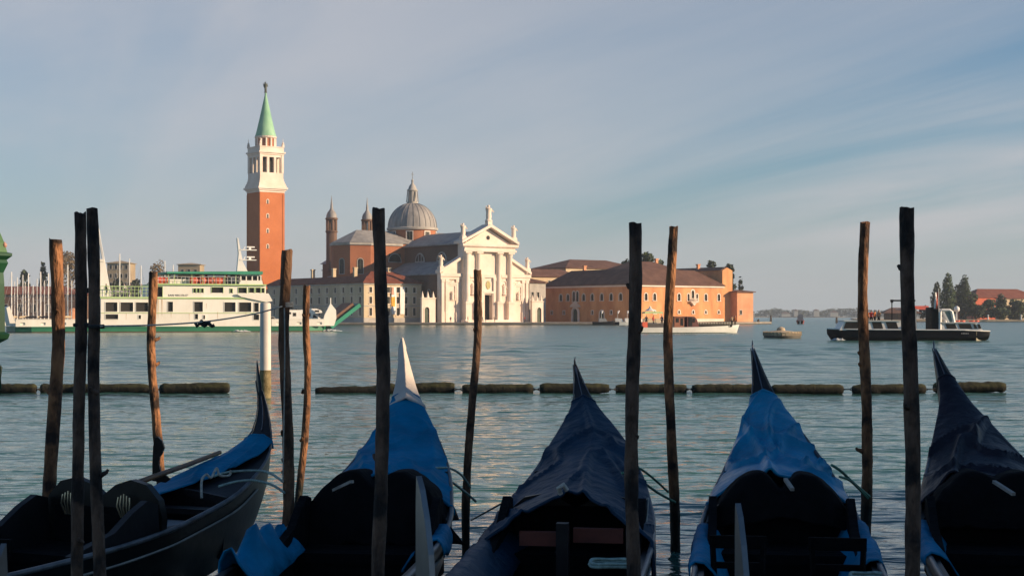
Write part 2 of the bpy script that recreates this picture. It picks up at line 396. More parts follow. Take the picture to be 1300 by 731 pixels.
def hip_roof(mb, x0, x1, y0, y1, z0, zr, ov=0.5, hx=None, m=0):
    x0 -= ov; x1 += ov; y0 -= ov; y1 += ov
    if (x1 - x0) >= (y1 - y0):
        h = (y1 - y0) / 2 if hx is None else hx; c = (y0 + y1) / 2; r0, r1 = (x0 + h, c), (x1 - h, c)
    else:
        h = (x1 - x0) / 2 if hx is None else hx; c = (x0 + x1) / 2; r0, r1 = (c, y0 + h), (c, y1 - h)
    vs = [(x0, y0, z0), (x1, y0, z0), (x1, y1, z0), (x0, y1, z0), (*r0, zr), (*r1, zr)]
    vs += [(a, b, c - 0.25) for a, b, c in vs[:4]]
    if (x1 - x0) >= (y1 - y0): fs = [(0, 1, 5, 4), (1, 2, 5), (2, 3, 4, 5), (3, 0, 4)]
    else: fs = [(0, 1, 4), (1, 2, 5, 4), (2, 3, 5), (3, 0, 4, 5)]
    fs += [(6, 7, 1, 0), (7, 8, 2, 1), (8, 9, 3, 2), (9, 6, 0, 3), (9, 8, 7, 6)]
    mb.add(vs, fs, m)
FR = ((1, 0, 0), (0, -1, 0))      # front wall: runs along +x, faces -y
LF = ((0, 1, 0), (-1, 0, 0))      # left wall: runs along +y, faces -x
def four_walls(mb, x0, x1, y0, y1, z0, z1, fops=(), lops=(), depth=0.3):
    wall(mb, (x0, y0, 0), *FR, x1 - x0, z0, z1, fops, depth); wall(mb, (x0, y0, 0), *LF, y1 - y0, z0, z1, lops, depth)
    wall(mb, (x1, y0, 0), (0, 1, 0), (1, 0, 0), y1 - y0, z0, z1); wall(mb, (x0, y1, 0), (1, 0, 0), (0, 1, 0), x1 - x0, z0, z1)
def statue_mb(x, y, z, h):
    mb = MB()
    mb.lathe([(0.26, 0), (0.24, .06), (0.17, .1), (0.20, .30), (0.17, .5), (0.20, .66), (0.23, .78), (0.10, .84), (0.065, .86), (0.10, .93), (0.085, .98), (0.0, 1.0)], 9, (0, 0, 0))
    mb.bar((0.18, 0, .76), (0.34, -0.1, .56), 0.09); mb.bar((-0.18, 0, .76), (-0.26, -0.14, .9), 0.08)
    mb.v = [(x + a * h, y + b * h * 0.8, z + c * h) for a, b, c in mb.v]
    return mb

# ------------------------------------------------------------------ the church
G0 = 0.7
ch = thing('church', 'white marble temple-fronted church with grey dome, statues on its pediments and dark brick side', 'church', (-7.68, 440.24, 0), ANG)
fc = MB()
# wings with half pediments (two pieces beside the tall centre), then the centre itself with its doorway
for s in (-1, 1):
    pl = [(s * 8.6, G0), (s * 15.7, G0), (s * 15.7, 14.9), (s * 8.6, 18.9)]
    fc.prism(pl if s > 0 else pl[::-1], 0, 1.6, 'y')
wall(fc, (-8.6, -1.3, 0), *FR, 17.2, G0, 23.0, [(7.2, 10.0, G0, 8.6)], depth=1.4)
fc.prism([(-8.6, 23.0), (8.6, 23.0), (0, 27.6)], -1.3, 1.6, 'y')
wall(fc, (-8.6, -1.3, 0), *LF, 2.9, G0, 23.0); wall(fc, (8.6, -1.3, 0), (0, 1, 0), (1, 0, 0), 2.9, G0, 23.0); wall(fc, (-8.6, 1.6, 0), (1, 0, 0), (0, 1, 0), 17.2, G0, 23.0)
facade = fc.build('facade', STONE, ch)
cn = MB()
for (x0, x1, y0, z0, z1) in ((-9.3, 9.3, -2.7, 20.9, 21.5), (-9.0, 9.0, -2.4, 21.5, 22.4), (-9.9, 9.9, -2.9, 22.4, 23.1)):
    cn.box(x0, x1, y0, -1.2, z0, z1)
for k in range(44): cn.box(-9.6 + k * 0.445, -9.4 + k * 0.445, -2.75, -2.45, 22.1, 22.385)
for s in (-1, 1):      # raking cornice
    pl = [(s * 10.1, 23.13), (s * 10.1, 23.9), (0, 28.9), (0, 28.0)]
    cn.prism(pl if s > 0 else pl[::-1], -2.9, 1.5, 'y')
    rk = [(s * 16.3, 14.6), (s * 16.3, 15.4), (s * 8.62, 19.6), (s * 8.62, 18.75)]
    cn.prism(rk if s > 0 else rk[::-1], -0.75, 1.7, 'y')
    cn.box(min(s * 16.1, s * 8.62), max(s * 16.1, s * 8.62), -0.8, 0, 13.7, 14.6)
    cn.box(min(s * 15.9, s * 8.62), max(s * 15.9, s * 8.62), -0.5, 0, 12.9, 13.7)
for x0, x1 in ((-6.6, -4.6), (-2.55, 2.55), (4.6, 6.6)): cn.box(x0, x1, -1.75, -1.3, 13.5, 14.4)
cn.build('cornice', STONE, facade)
for x in (-7.6, -3.6, 3.6, 7.6):
    c = MB(); y = -1.5
    c.box(x - 1.15, x + 1.15, y - 1.15, -1.3, G0, 1.5); c.box(x - 1.0, x + 1.0, y - 1.0, -1.3, 1.5, 6.0); c.box(x - 1.15, x + 1.15, y - 1.15, -1.3, 6.0, 6.6)
    c.lathe([(1.05, 6.6), (1.05, 6.9), (0.9, 7.1), (0.88, 7.3), (0.86, 12), (0.74, 19.3), (0.8, 19.4), (0.8, 19.6), (1.0, 20.3), (1.05, 20.4)], 18, (x, y, 0))
    c.box(x - 1.1, x + 1.1, y - 1.1, -1.3, 20.4, 20.9)
    c.build('column', STONE, facade, smooth=40)
for x in (-15.0, -13.6, -10.0, 10.0, 13.6, 15.0):
    p = MB(); p.box(x - .55, x + .55, -.42, 0, G0, 3.6); p.box(x - .45, x + .45, -.32, 0, 3.6, 12.1); p.box(x - .58, x + .58, -.48, 0, 12.1, 12.9); p.build('pilaster', STONE, facade)
for x in (-2.1, 2.1):
    p = MB(); p.box(x - .4, x + .4, -1.75, -1.3, G0, 12.6); p.box(x - .5, x + .5, -1.85, -1.3, 12.6, 13.5); p.build('pilaster', STONE, facade)
d = MB()
for s in (-1, 1): d.box(min(s * 1.42, s * 1.75), max(s * 1.42, s * 1.75), -1.62, -1.28, G0, 9.0)
d.box(-2.0, 2.0, -1.8, -1.29, 9.0, 9.6); dd = d.build('door_frame', STONE, facade)
b = MB(); b.box(-1.4, 1.4, 0.06, 0.12, G0, 8.6); b.build('door', DARK, dd)
cr_ = MB(); cr_.lathe([(0.0, -.16), (.5, -.14), (.8, 0), (.62, .06), (.5, .02), (0, .12)], 18)
cr_.v = [(a, -1.42 - c, 11.4 + b_ * 1.55) for a, b_, c in cr_.v]; cr_.build('crest', GILT, facade, smooth=50)
for x in (-5.6, 5.6):
    window(facade, (0, -1.3, 0), *FR, x, 8.4, 1.5, 4.2, STONE, STONE_DIM, arch=True, t=.35, depth=.02, name='niche', proud=.2, mull=False)
    statue_mb(x, -1.5, 8.6, 3.2).build('statue', STONE, facade, smooth=60)
for x in (-11.8, 11.8):
    n_ = window(facade, (0, 0, 0), *FR, x, 7.0, 1.9, 4.0, STONE, STONE_DIM, t=.45, depth=.02, name='niche', proud=.22, mull=False)
    statue_mb(x, -.3, 7.2, 2.4).build('statue', STONE, facade, smooth=60)
    pd = MB(); pd.prism([(x - 1.8, 11.5), (x + 1.8, 11.5), (x, 12.5)], -.4, 0, 'y'); pd.build('niche_pediment', STONE, facade)
oc = MB(); oc.lathe([(.62, 0), (.62, .05)], 16); oc.v = [(a, -1.33 - c, 25.0 + b_) for a, b_, c in oc.v]; oc.build('oculus', DARK, facade)
for (x, z, h) in ((0, 28.9, 4.6), (-9.0, 24.2, 3.8), (9.0, 24.2, 3.8), (-15.4, 15.5, 3.4), (15.4, 15.5, 3.4)):
    s = statue_mb(x, -1.6 if abs(x) < 12 else 0.2, z + .9, h); y = -1.6 if abs(x) < 12 else 0.2
    s.box(x - .75, x + .75, y - .75, y + .75, z - .6, z + .9); s.build('statue', STONE, facade, smooth=60)
st = MB()
for k in range(4): st.box(-9.5 - .0 * k, 9.5, -4.6 + k * .42, -1.4, 0.7 + .0, 0.7 + .17 * (k + 1) - .001 * k) if k == 3 else st.box(-9.5, 9.5, -4.6 + k * .42, -4.18 + k * .42, 0.7, 0.7 + .17 * (k + 1))
st.build('step', STONE, ch)
# body behind the facade
bd = MB()
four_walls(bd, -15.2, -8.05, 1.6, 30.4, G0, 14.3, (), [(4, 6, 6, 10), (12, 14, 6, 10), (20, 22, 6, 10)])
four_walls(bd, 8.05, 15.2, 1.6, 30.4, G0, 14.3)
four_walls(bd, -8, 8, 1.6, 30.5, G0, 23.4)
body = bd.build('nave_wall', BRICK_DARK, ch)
nr = MB(); nr.prism([(-8.7, 23.0), (8.7, 23.0), (8.7, 23.4), (0, 27.2), (-8.7, 23.4)], 1.62, 31.0, 'y')
for s in (-1, 1):
    pl = [(s * 15.7, 14.2), (s * 15.7, 14.5), (s * 8.06, 18.4), (s * 8.06, 14.2)]
    nr.prism(pl if s > 0 else pl[::-1], 1.65, 30.3, 'y')
nr.build('nave_roof', LEAD, ch)
for y in (10.5, 22.0):   # half-round thermal windows over the aisle roof
    f = MB(); r = 2.5
    pts = [(y + r * math.cos(math.pi * k / 12), 18.7 + r * math.sin(math.pi * k / 12)) for k in range(13)]
    r2 = 2.1; pin = [(y + r2 * math.cos(math.pi * k / 12), 18.7 + r2 * math.sin(math.pi * k / 12)) for k in range(13)]
    vs = [(-8.2, a, z) for a, z in pts] + [(-8.2, a, z) for a, z in pin] + [(-8.0, a, z) for a, z in pts]
    f.add(vs, [q for k in range(12) for q in ((k, k + 1, 14 + k, 13 + k), (k, 26 + k, 27 + k, k + 1))])
    for a in (-.75, .75): f.box(-8.2, -8.02, y + a - .16, y + a + .16, 18.7, 20.6)
    f.box(-8.22, -8.0, y - 2.6, y + 2.6, 18.4, 18.7)
    q = f.build('window', STONE_DIM, ch); p = MB(); p.add([(-8.06, a, z) for a, z in pin], [tuple(range(13))]); p.build('pane', PANE, q)
for y in (5, 13, 21): window(ch, (-15.2, 1.6, 0), *LF, y, 6, 2, 4, STONE_DIM, arch=True)
tr = MB()   # transept with a half-round end on the left
four_walls(tr, -20, 21, 30.5, 46.5, G0, 24.0)
tr.lathe([(8, G0), (8, 24.3)], 4, (-20, 38.5, 0), math.pi / 2, 3 * math.pi / 2); tr.box(-20.02, -20, 30.52, 46.48, G0, 24.2)
tr.build('transept_wall', BRICK, ch)
tc_ = MB(); tc_.lathe([(8.02, 23.4), (8.4, 23.6), (8.4, 24.3), (8.02, 24.4)], 4, (-20, 38.5, 0), math.pi / 2, 3 * math.pi / 2)
tc_.box(-20, -8.8, 30.1, 30.48, 23.5, 24.2); tc_.build('transept_cornice', STONE_DIM, ch)
tl = MB(); tl.lathe([(8.5, 24.3), (0.01, 28.4)], 4, (-20, 38.5, 0), math.pi / 2, 3 * math.pi / 2)
tl.prism([(30.0, 24.2), (47, 24.2), (38.5, 28.4)], -20, 21, 'x'); tl.build('transept_roof', LEAD, ch)
for a in (R(22.5), R(67.5)):   # tall windows in the many-sided end
    aa = math.pi + a; c = (-20 + 7.4 * math.cos(aa), 38.5 + 7.4 * math.sin(aa), 0); n_ = (math.cos(aa), math.sin(aa), 0)
    window(ch, c, (-math.sin(aa), math.cos(aa), 0), n_, 0, 15, 1.6, 4.5, STONE_DIM, arch=True, depth=.0 - .02)
window(ch, (-20, 30.5, 0), *FR, 8.5, 18.7, 4.2, 2.4, STONE_DIM, arch=True, depth=-.03)
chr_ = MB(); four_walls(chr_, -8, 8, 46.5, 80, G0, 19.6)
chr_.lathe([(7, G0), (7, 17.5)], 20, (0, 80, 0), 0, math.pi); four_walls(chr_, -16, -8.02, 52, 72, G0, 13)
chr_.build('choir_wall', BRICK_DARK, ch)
cl = MB(); cl.prism([(-8.8, 19.4), (8.8, 19.4), (0, 24.4)], 46.6, 80.5, 'y'); cl.lathe([(7.5, 17.5), (0.01, 21.5)], 20, (0, 80, 0), 0, math.pi)
cl.prism([(-16.6, 12.9), (-8.0, 12.9), (-8.0, 16)], 51.6, 72.4, 'y'); cl.build('choir_roof', LEAD, ch)
window(ch, (-8, 46.5, 0), *LF, 9, 12.5, 2, 5, STONE_DIM, arch=True, depth=-.03); window(ch, (-8, 46.5, 0), *LF, 20, 12.5, 2, 5, STONE_DIM, arch=True, depth=-.03)
for x in (-7.5, 6.0):      # pair of bell turrets
    t = MB(); y = 75
    t.lathe([(1.75, 17), (1.75, 29.5), (2.0, 29.7), (2.0, 30.1), (1.7, 30.2)], 12, (x, y, 0))
    for k in range(6):
        a = math.pi * k / 3 + .3; t.bar((x + 1.45 * math.cos(a), y + 1.45 * math.sin(a), 30.1), (x + 1.45 * math.cos(a), y + 1.45 * math.sin(a), 33.6), .62)
    t.lathe([(1.75, 33.6), (2.05, 33.9), (2.05, 34.3), (1.7, 34.4)], 12, (x, y, 0))
    tt = t.build('bell_turret', BRICK_DARK, ch, smooth=30)
    q = MB(); q.lathe([(1.75, 34.4), (1.7, 35.2), (1.35, 36.1), (.8, 36.8), (.45, 37.4), (.4, 38.2), (.18, 40), (.05, 41.6)], 12, (x, y, 0)); q.build('turret_cap', LEAD, tt, smooth=50)
dm = MB(); c0 = (0, 38.5, 0)
dm.lathe([(7.3, 23.5), (7.3, 28.9)], 40, c0); drum = dm.build('dome_drum', BRICK, ch, smooth=30)
dc = MB(); dc.lathe([(7.3, 28.7), (7.9, 28.9), (8.0, 29.5), (7.6, 29.7)], 40, c0); dc.build('drum_cornice', STONE_DIM, drum, smooth=20)
for k in range(8):
    a = math.pi * (k / 4 + .5) - R(36.87) - .05; n_ = (math.cos(a), math.sin(a), 0)
    window(drum, (7.3 * math.cos(a), 38.5 + 7.3 * math.sin(a), 0), (-math.sin(a), math.cos(a), 0), n_, 0, 25.6, 1.7, 2.6, STONE, t=.3, depth=-.03)
dl = MB(); n = 48; prof = [(7.55 * math.cos(t_), 29.7 + 7.7 * math.sin(t_)) for t_ in [R(90) * k / 12 for k in range(12)]] + [(1.5, 37.3)]
dl.lathe(prof, n, c0)
for k in range(24):
    a = 2 * math.pi * k / 24; dl.tube([(r_ * 1.005 * math.cos(a), 38.5 + r_ * 1.005 * math.sin(a), z) for r_, z in prof], .09, 4)
dome = dl.build('dome', LEAD, ch, smooth=40)
ln = MB(); ln.lathe([(1.75, 37.2), (1.75, 37.7), (1.2, 37.8), (1.2, 41.2)], 12, c0)
for k in range(8):
    a = math.pi * k / 4 + .2
    ln.bar((1.8 * math.cos(a), 38.5 + 1.8 * math.sin(a), 37.6), (1.45 * math.cos(a), 38.5 + 1.45 * math.sin(a), 40.9), .3)
ln.lathe([(1.6, 41.0), (1.75, 41.3), (1.3, 41.7), (1.0, 42.6), (.35, 43.4), (.3, 44.0), (.42, 44.3), (.05, 44.8)], 12, c0)
lo = ln.build('dome_lantern', STONE_DIM, dome, smooth=40)
cx_ = MB(); cx_.bar((0, 38.5, 44.6), (0, 38.5, 47.0), .12); cx_.bar((-.5, 38.5, 46.2), (.5, 38.5, 46.2), .12); cx_.build('cross', BRONZE, dome)

# ------------------------------------------------------------------ the bell tower
bt = thing('bell_tower', 'tall square brick bell tower with white belfry and pointed green spire', 'bell tower', (-80, 495, 0), ANG)
hw = 4.45
tw = MB(); tw.prism([(-hw, -hw), (hw, -hw), (hw, hw), (-hw, hw)], G0, 42.4, 'z')
for x in (-4.1, 4.1):
    tw.box(x - .36, x + .36, -hw - .12, -hw + .02, G0, 41.8); tw.box(-hw - .12, -hw + .02, x - .36, x + .36, G0, 41.8)
shaft = tw.build('shaft', TOWER_BRICK, bt)
for z in (25.0, 30.0, 34.8, 39.4):
    window(bt, (0, -hw, 0), *FR, -1.6, z - .8, .55, 1.3, STONE, arch=True, t=.22, depth=-.02, sill=False, mull=False)
bf = MB()
def sq(h, z0, z1): bf.box(-h, h, -h, h, z0, z1)
sq(4.55, 42.3, 42.9); sq(4.9, 42.9, 43.4); sq(5.3, 43.4, 44.0); sq(4.95, 44.0, 44.7)
for i, (h, z) in enumerate(((4.75, 44.7), (4.5, 45.3), (4.3, 46.0), (4.2, 46.8))): sq(h, z, z + (.6, .7, .8, 1.9)[i])
ops = [(.9, 2.5, 48.7, 53.7), (3.3, 5.0, 48.7, 53.7), (5.8, 7.4, 48.7, 53.7)]
hb = 4.15
wall(bf, (-hb, -hb, 0), *FR, 2 * hb, 48.7, 54.5, ops, .9); wall(bf, (-hb, -hb, 0), *LF, 2 * hb, 48.7, 54.5, ops, .9)
wall(bf, (hb, -hb, 0), (0, 1, 0), (1, 0, 0), 2 * hb, 48.7, 54.5, ops, .9); wall(bf, (-hb, hb, 0), (1, 0, 0), (0, 1, 0), 2 * hb, 48.7, 54.5, ops, .9)
bf.box(-hb + .9, hb - .9, -hb + .9, hb - .9, 48.6, 48.75)
for a in (-3.9, 3.9):
    for b_ in (-3.9, 3.9): bf.box(a - .4, a + .4, b_ - .4, b_ + .4, 48.7, 54.5)
sq(4.4, 54.5, 55.0); sq(4.75, 55.0, 55.5); sq(4.3, 55.5, 56.9); sq(4.45, 56.9, 57.15)
belf = bf.build('belfry', STONE, bt)
bl = MB(); bl.lathe([(1.2, 49.6), (1.05, 50.0), (.75, 51.2), (.5, 51.7), (0.01, 51.8)], 14); bl.bar((0, 0, 51.7), (0, 0, 54.6), .2); bl.box(-3, 3, -.15, .15, 52.6, 52.9); bl.build('bell', BRONZE, belf, smooth=40)
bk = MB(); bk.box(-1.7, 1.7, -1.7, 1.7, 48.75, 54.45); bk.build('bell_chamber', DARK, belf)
for a in (-4.1, 4.1):
    for b_ in (-4.1, 4.1):
        q = MB(); q.box(a - .35, a + .35, b_ - .35, b_ + .35, 57.1, 57.9); q.lathe([(.3, 57.9), (.42, 58.3), (.1, 58.8), (.06, 59.8)], 8, (a, b_, 0)); q.build('pinnacle', STONE, belf)
dr = MB(); dr.lathe([(3.05, 57.1), (3.05, 60.0)], 16); drum2 = dr.build('spire_drum', BRICK, bt, smooth=20)
dz = MB(); dz.lathe([(3.1, 59.9), (3.55, 60.2), (3.55, 60.6), (3.3, 60.7)], 24)
for k in range(12):
    a = 2 * math.pi * k / 12 + .1; dz.bar((3.1 * math.cos(a), 3.1 * math.sin(a), 57.1), (3.1 * math.cos(a), 3.1 * math.sin(a), 60.0), .5)
dz.build('drum_arcade', STONE, drum2)
sp_ = MB(); sp_.lathe([(3.45, 60.7), (3.0, 62.2), (2.0, 66.5), (1.1, 70.6), (.35, 74.0), (.3, 74.2), (.42, 74.5), (.1, 75.0)], 20); sp = sp_.build('spire', COPPER, bt, smooth=50)
an = statue_mb(0, 0, 74.9, 3.6); an.v = [(a * .6, b * .6, c) for a, b, c in an.v]; an.add([(0, .1, 76.9), (.9, .3, 78.3), (.75, .3, 77.0), (.3, .2, 76.2), (0, .1, 76.9), (-.8, .3, 78.1), (-.65, .3, 76.9), (-.3, .2, 76.2)], [(0, 1, 2, 3), (4, 7, 6, 5)])
an.build('angel', BRONZE, sp)

# ------------------------------------------------------------------ pale waterfront house on the left of the church
hs = thing('house', 'cream three-storey waterfront house with red tiled roof and hanging banners', 'house', (-41.3, 425, 0), ANG)
zs3 = ((2.6, 2.2, 'l'), (6.0, 1.9, 'm'), (9.1, 1.5, 's'))
fa = [2.2, 5.1, 8.1, 11.2, 14.0, 16.8]; la = [2.0 + 4.6 * k for k in range(12)]
fops = [(a - .45, a + .45, z, z + h) for a in fa for z, h, _ in zs3]
lops = [(a - .45, a + .45, z, z + h) for a in la for z, h, _ in zs3]
hm = MB(); wall(hm, (0, 0, 0), *FR, 19.2, G0, 11.7, fops); wall(hm, (0, 0, 0), *LF, 57, G0, 11.7, lops)
wall(hm, (19.2, 0, 0), (0, 1, 0), (1, 0, 0), 12, G0, 11.7); wall(hm, (5.1, 12, 0), (1, 0, 0), (0, 1, 0), 14.1, G0, 11.7); wall(hm, (5.1, 12, 0), (0, 1, 0), (1, 0, 0), 45, G0, 11.7)
hm.build('wall', CREAM, hs)
for a in fa:
    for z, h, _ in zs3: window(hs, (0, 0, 0), *FR, a, z, .9, h, STONE, t=.16, proud=.05)
for a in la:
    for z, h, _ in zs3: window(hs, (0, 0, 0), *LF, a, z, .9, h, STONE, t=.16, proud=.05)
hr = MB(); hip_roof(hr, 0, 19.2, 0, 12, 11.95, 15.2, .55); hip_roof(hr, 0, 5.1, .02, 57, 11.97, 13.8, .53); rf = hr.build('roof', ROOF_RED, hs)
tr_ = MB(); tr_.box(-.12, 19.3, -.14, -.003, 5.2, 5.45); tr_.box(-.14, -.003, -.14, 57, 5.2, 5.45); tr_.box(-.2, 19.3, -.25, -.004, 11.3, 11.68); tr_.box(-.25, -.004, -.25, 57, 11.3, 11.68)
tr_.box(-.1, 19.3, -.16, -.003, G0, 2.0); tr_.box(-.16, -.003, -.16, 57, G0, 2.0); tr_.build('stone_band', STONE_DIM, hs)
for x, y, in ((2.6, 9), (3.2, 22), (3.0, 34), (12, 6)):
    c = MB(); c.box(x - .5, x + .5, y - .4, y + .4, 12.8, 16.0); c.box(x - .62, x + .62, y - .52, y + .52, 16.0, 16.35); c.build('chimney', CREAM, rf)
for (a, wd, cols) in ((9.7, 1.6, 'orange'), (12.55, 1.5, 'white')):
    b = MB(); pts = []
    for j in range(15): pts.append([(a - wd / 2 + wd * i / 4, -.32 - .05 * math.sin(i * 1.7 + j * .5), 10.6 - 7.6 * j / 14) for i in range(5)])
    b.grid(pts); b.m = [1 if cols == 'orange' and 5 <= k // 4 <= 9 and (k % 4) < 3 else (2 if cols == 'orange' and k // 4 < 4 and k % 4 < 2 else 0) for k in range(len(b.f))]
    b.bar((a - wd / 2 - .1, -.3, 10.65), (a + wd / 2 + .1, -.3, 10.65), .1)
    o = b.build('banner', [WHITE, mat('orange_cloth_' + cols, (.75, .38, .05), .8), mat('rose_cloth_' + cols, (.5, .28, .2), .8)], solid=.03)
    o.location = hs.location; o.rotation_euler = (0, 0, ANG)
    tag(o, 'white and orange banner hanging down the sunlit house front' if cols == 'orange' else 'plain white banner hanging beside the orange one on the house front', 'banner', 'banners on the house front')

def gate_wall(x0, y0, L, label, name, m, doorx, zt=7.3):
    g = thing(name, label, 'wall', (x0, y0, 0), ANG)
    q = MB(); wall(q, (0, 0, 0), *FR, L, G0, zt, [(doorx - .8, doorx + .8, G0, 5.0)], .4); wall(q, (0, .8, 0), (1, 0, 0), (0, 1, 0), L, G0, zt); wall(q, (0, 0, 0), *LF, .8, G0, zt); wall(q, (L, 0, 0), (0, 1, 0), (1, 0, 0), .8, G0, zt)
    q.box(-.15, L + .15, -.15, .95, zt, zt + .3)
    for k in range(max(3, int(L / 1.7))):
        xx = .5 + k * (L - 1.0) / (max(3, int(L / 1.7)) - 1); q.add([(xx - .35, .1, zt + .3), (xx + .35, .1, zt + .3), (xx + .35, .7, zt + .3), (xx - .35, .7, zt + .3), (xx, .4, zt + 2.2)], [(0, 1, 4), (1, 2, 4), (2, 3, 4), (3, 0, 4)])
    q.build('wall', m, g); window(g, (0, 0, 0), *FR, doorx, G0, 1.6, 4.3, STONE, SHUTTER, arch=True, t=.35, name='gate', sill=False, mull=False)
    return g
p0 = Vector((-25.4, 437.0)) 
gate_wall(fx(535.5, 425), 425, 4.6, 'low white gate wall with pointed merlons between the house and the church', 'gate_wall', STONE, 1.7)

# ------------------------------------------------------------------ monastery on the right
MS = 1.035      # set back a little so that it does not shade the church front
mo = thing('monastery', 'long orange plastered monastery with arched white windows and brown hipped roofs', 'monastery', (33.3 * MS, 430 * MS, CAM_H * (1 - MS)), ANG)
mo.scale = (MS, MS, MS)
ZE = 11.3
def inv_front(px, o=(33.3, 430)):   # pixel column -> distance along the front wall
    k = (px - 650) / FPX; return (k * o[1] - o[0]) / (0.8 - 0.6 * k)
def inv_left(px, o=(33.3, 430)):
    k = (px - 650) / FPX; return (k * o[1] - o[0]) / (-0.6 - 0.8 * k)
up = [inv_front(p) for p in (820, 831, 847, 862, 885, 896, 912.5)]; tri = [inv_front(p) for p in (874, 879.5, 884.9)]
up = [a for a in up if abs(a - tri[2]) > .8]
low = [inv_front(p) for p in (831, 847, 862, 880, 896, 912.5)]
lu = [inv_left(p) for p in (712, 721, 741, 752, 764, 776, 788)]; lp = [inv_left(p) for p in (728.5, 733)]
ll = [inv_left(p) for p in (700.5, 752, 776, 716)]
zw = fz(381.5, 440); wh = 2.0
fo = [(a - .55, a + .55, zw, zw + wh) for a in up] + [(a - .4, a + .4, zw, zw + wh) for a in (tri[0], tri[2])] + [(tri[1] - .55, tri[1] + .55, zw, zw + 3.0)] + [(a - .35, a + .35, 3.2, 4.1) for a in low]
lo_ = [(a - .625, a + .625, zw, zw + wh) for a in lu] + [(a - .55, a + .55, zw - .2, zw + 2.9) for a in lp] + [(a - .4, a + .4, 3.0, 4.0) for a in ll]
pa = (lp[0] + lp[1]) / 2; da = inv_left(764)
lo_ += [(pa - 1.1, pa + 1.1, G0, 4.6), (da - .9, da + .9, G0, 4.0)]
mm_ = MB(); wall(mm_, (0, 0, 0), *FR, 36.7, G0, ZE, fo); wall(mm_, (0, 0, 0), *LF, 39.6, G0, ZE, lo_)
wall(mm_, (36.7, 0, 0), (0, 1, 0), (1, 0, 0), 12, G0, ZE); wall(mm_, (0, 39.6, 0), (1, 0, 0), (0, 1, 0), 12, G0, ZE); wall(mm_, (12, 12, 0), (1, 0, 0), (0, 1, 0), 24.7, G0, ZE); wall(mm_, (12, 12, 0), (0, 1, 0), (1, 0, 0), 27.6, G0, ZE)
four_walls(mm_, 12.02, 36.6, 14, 30, G0, 15.0)
mm_.build('wall', ORANGE, mo)
for a in up: window(mo, (0, 0, 0), *FR, a, zw, 1.1, wh, STONE, arch=True, t=.26)
for a in (tri[0], tri[2]): window(mo, (0, 0, 0), *FR, a, zw, .8, wh, STONE, arch=True, t=.25)
window(mo, (0, 0, 0), *FR, tri[1], zw, 1.1, 3.0, STONE, arch=True, t=.4)
bc = MB(); a = tri[1]; bc.box(a - 1.4, a + 1.4, -.95, -.003, zw - .55, zw - .3)
for k in range(9): bc.bar((a - 1.3 + k * .325, -.85, zw - .3), (a - 1.3 + k * .325, -.85, zw + .55), .1)
bc.box(a - 1.4, a + 1.4, -.95, -.75, zw + .55, zw + .7); bc.prism([(a - 1.0, zw - .55), (a + 1.0, zw - .55), (a, zw - 1.5)], -.7, -.003, 'y'); bc.build('balcony', STONE, mo)
for a in low: window(mo, (0, 0, 0), *FR, a, 3.2, .7, .9, STONE, arch=True, t=.28)
for a in lu: window(mo, (0, 0, 0), *LF, a, zw, 1.25, wh, STONE, arch=True, t=.26)
for a in lp: window(mo, (0, 0, 0), *LF, a, zw - .2, 1.1, 3.0, STONE, arch=True, t=.3)
for a in ll: window(mo, (0, 0, 0), *LF, a, 3.0, .8, 1.0, STONE, t=.22)
window(mo, (0, 0, 0), *LF, pa, G0, 2.2, 3.9, STONE, SHUTTER, arch=True, t=.7, name='portal', sill=False, mull=False, proud=.25)
pd = MB(); pd.prism([(pa - 2.2, 5.5), (pa + 2.2, 5.5), (pa, 6.9)], -.45, -.003, 'x')
pd.box(-.4, -.003, pa - 2.2, pa + 2.2, 5.1, 5.5)
pd.build('portal_pediment', STONE, mo)
window(mo, (0, 0, 0), *LF, da, G0, 1.8, 3.3, STONE, SHUTTER, arch=True, t=.4, name='door', sill=False, mull=False)
ev = MB(); ev.box(-.3, 36.9, -.35, -.003, ZE - .5, ZE - .02); ev.box(-.35, -.003, -.35, 39.8, ZE - .5, ZE - .02); ev.box(-.1, 36.8, -.14, -.003, G0, 1.7); ev.build('eaves_cornice', STONE, mo)
r1 = MB(); hip_roof(r1, 0, 36.7, 0, 12, ZE + .24, 16.0, .5); r1.build('roof', ROOF, mo)
r2 = MB(); hip_roof(r2, 0, 12, 0.05, 39.6, ZE + .26, 16.1, .48); r2.build('roof', ROOF_Y, mo)
r3 = MB(); hip_roof(r3, 12.02, 36.6, 14, 30, 15.2, 19.0, .5); rr = r3.build('roof', ROOF, mo)
ew = MB(); four_walls(ew, 36.72, 40.9, .4, 34, G0, 16.0, [], []); ew.prism([(36.72, 16.0), (40.9, 16.0), (38.6, 16.9)], .4, 1.0, 'y'); ew.build('end_wall', ORANGE, mo)
r4 = MB(); r4.prism([(36.4, 16.02), (41.2, 16.02), (38.6, 17.1)], 1.02, 34, 'y'); r4.build('roof', ROOF_Y, mo)
for x, y, z in ((9, 7.5, 15.6), (21, 6.5, 15.8), (30, 22, 18.4), (6.5, 28, 15.9), (38, 12, 16.6)):
    c = MB(); c.box(x - .45, x + .45, y - .35, y + .35, z - .8, z + 1.3); c.box(x - .6, x + .6, y - .5, y + .5, z + 1.3, z + 1.6); c.build('chimney', ORANGE_OLD, rr)

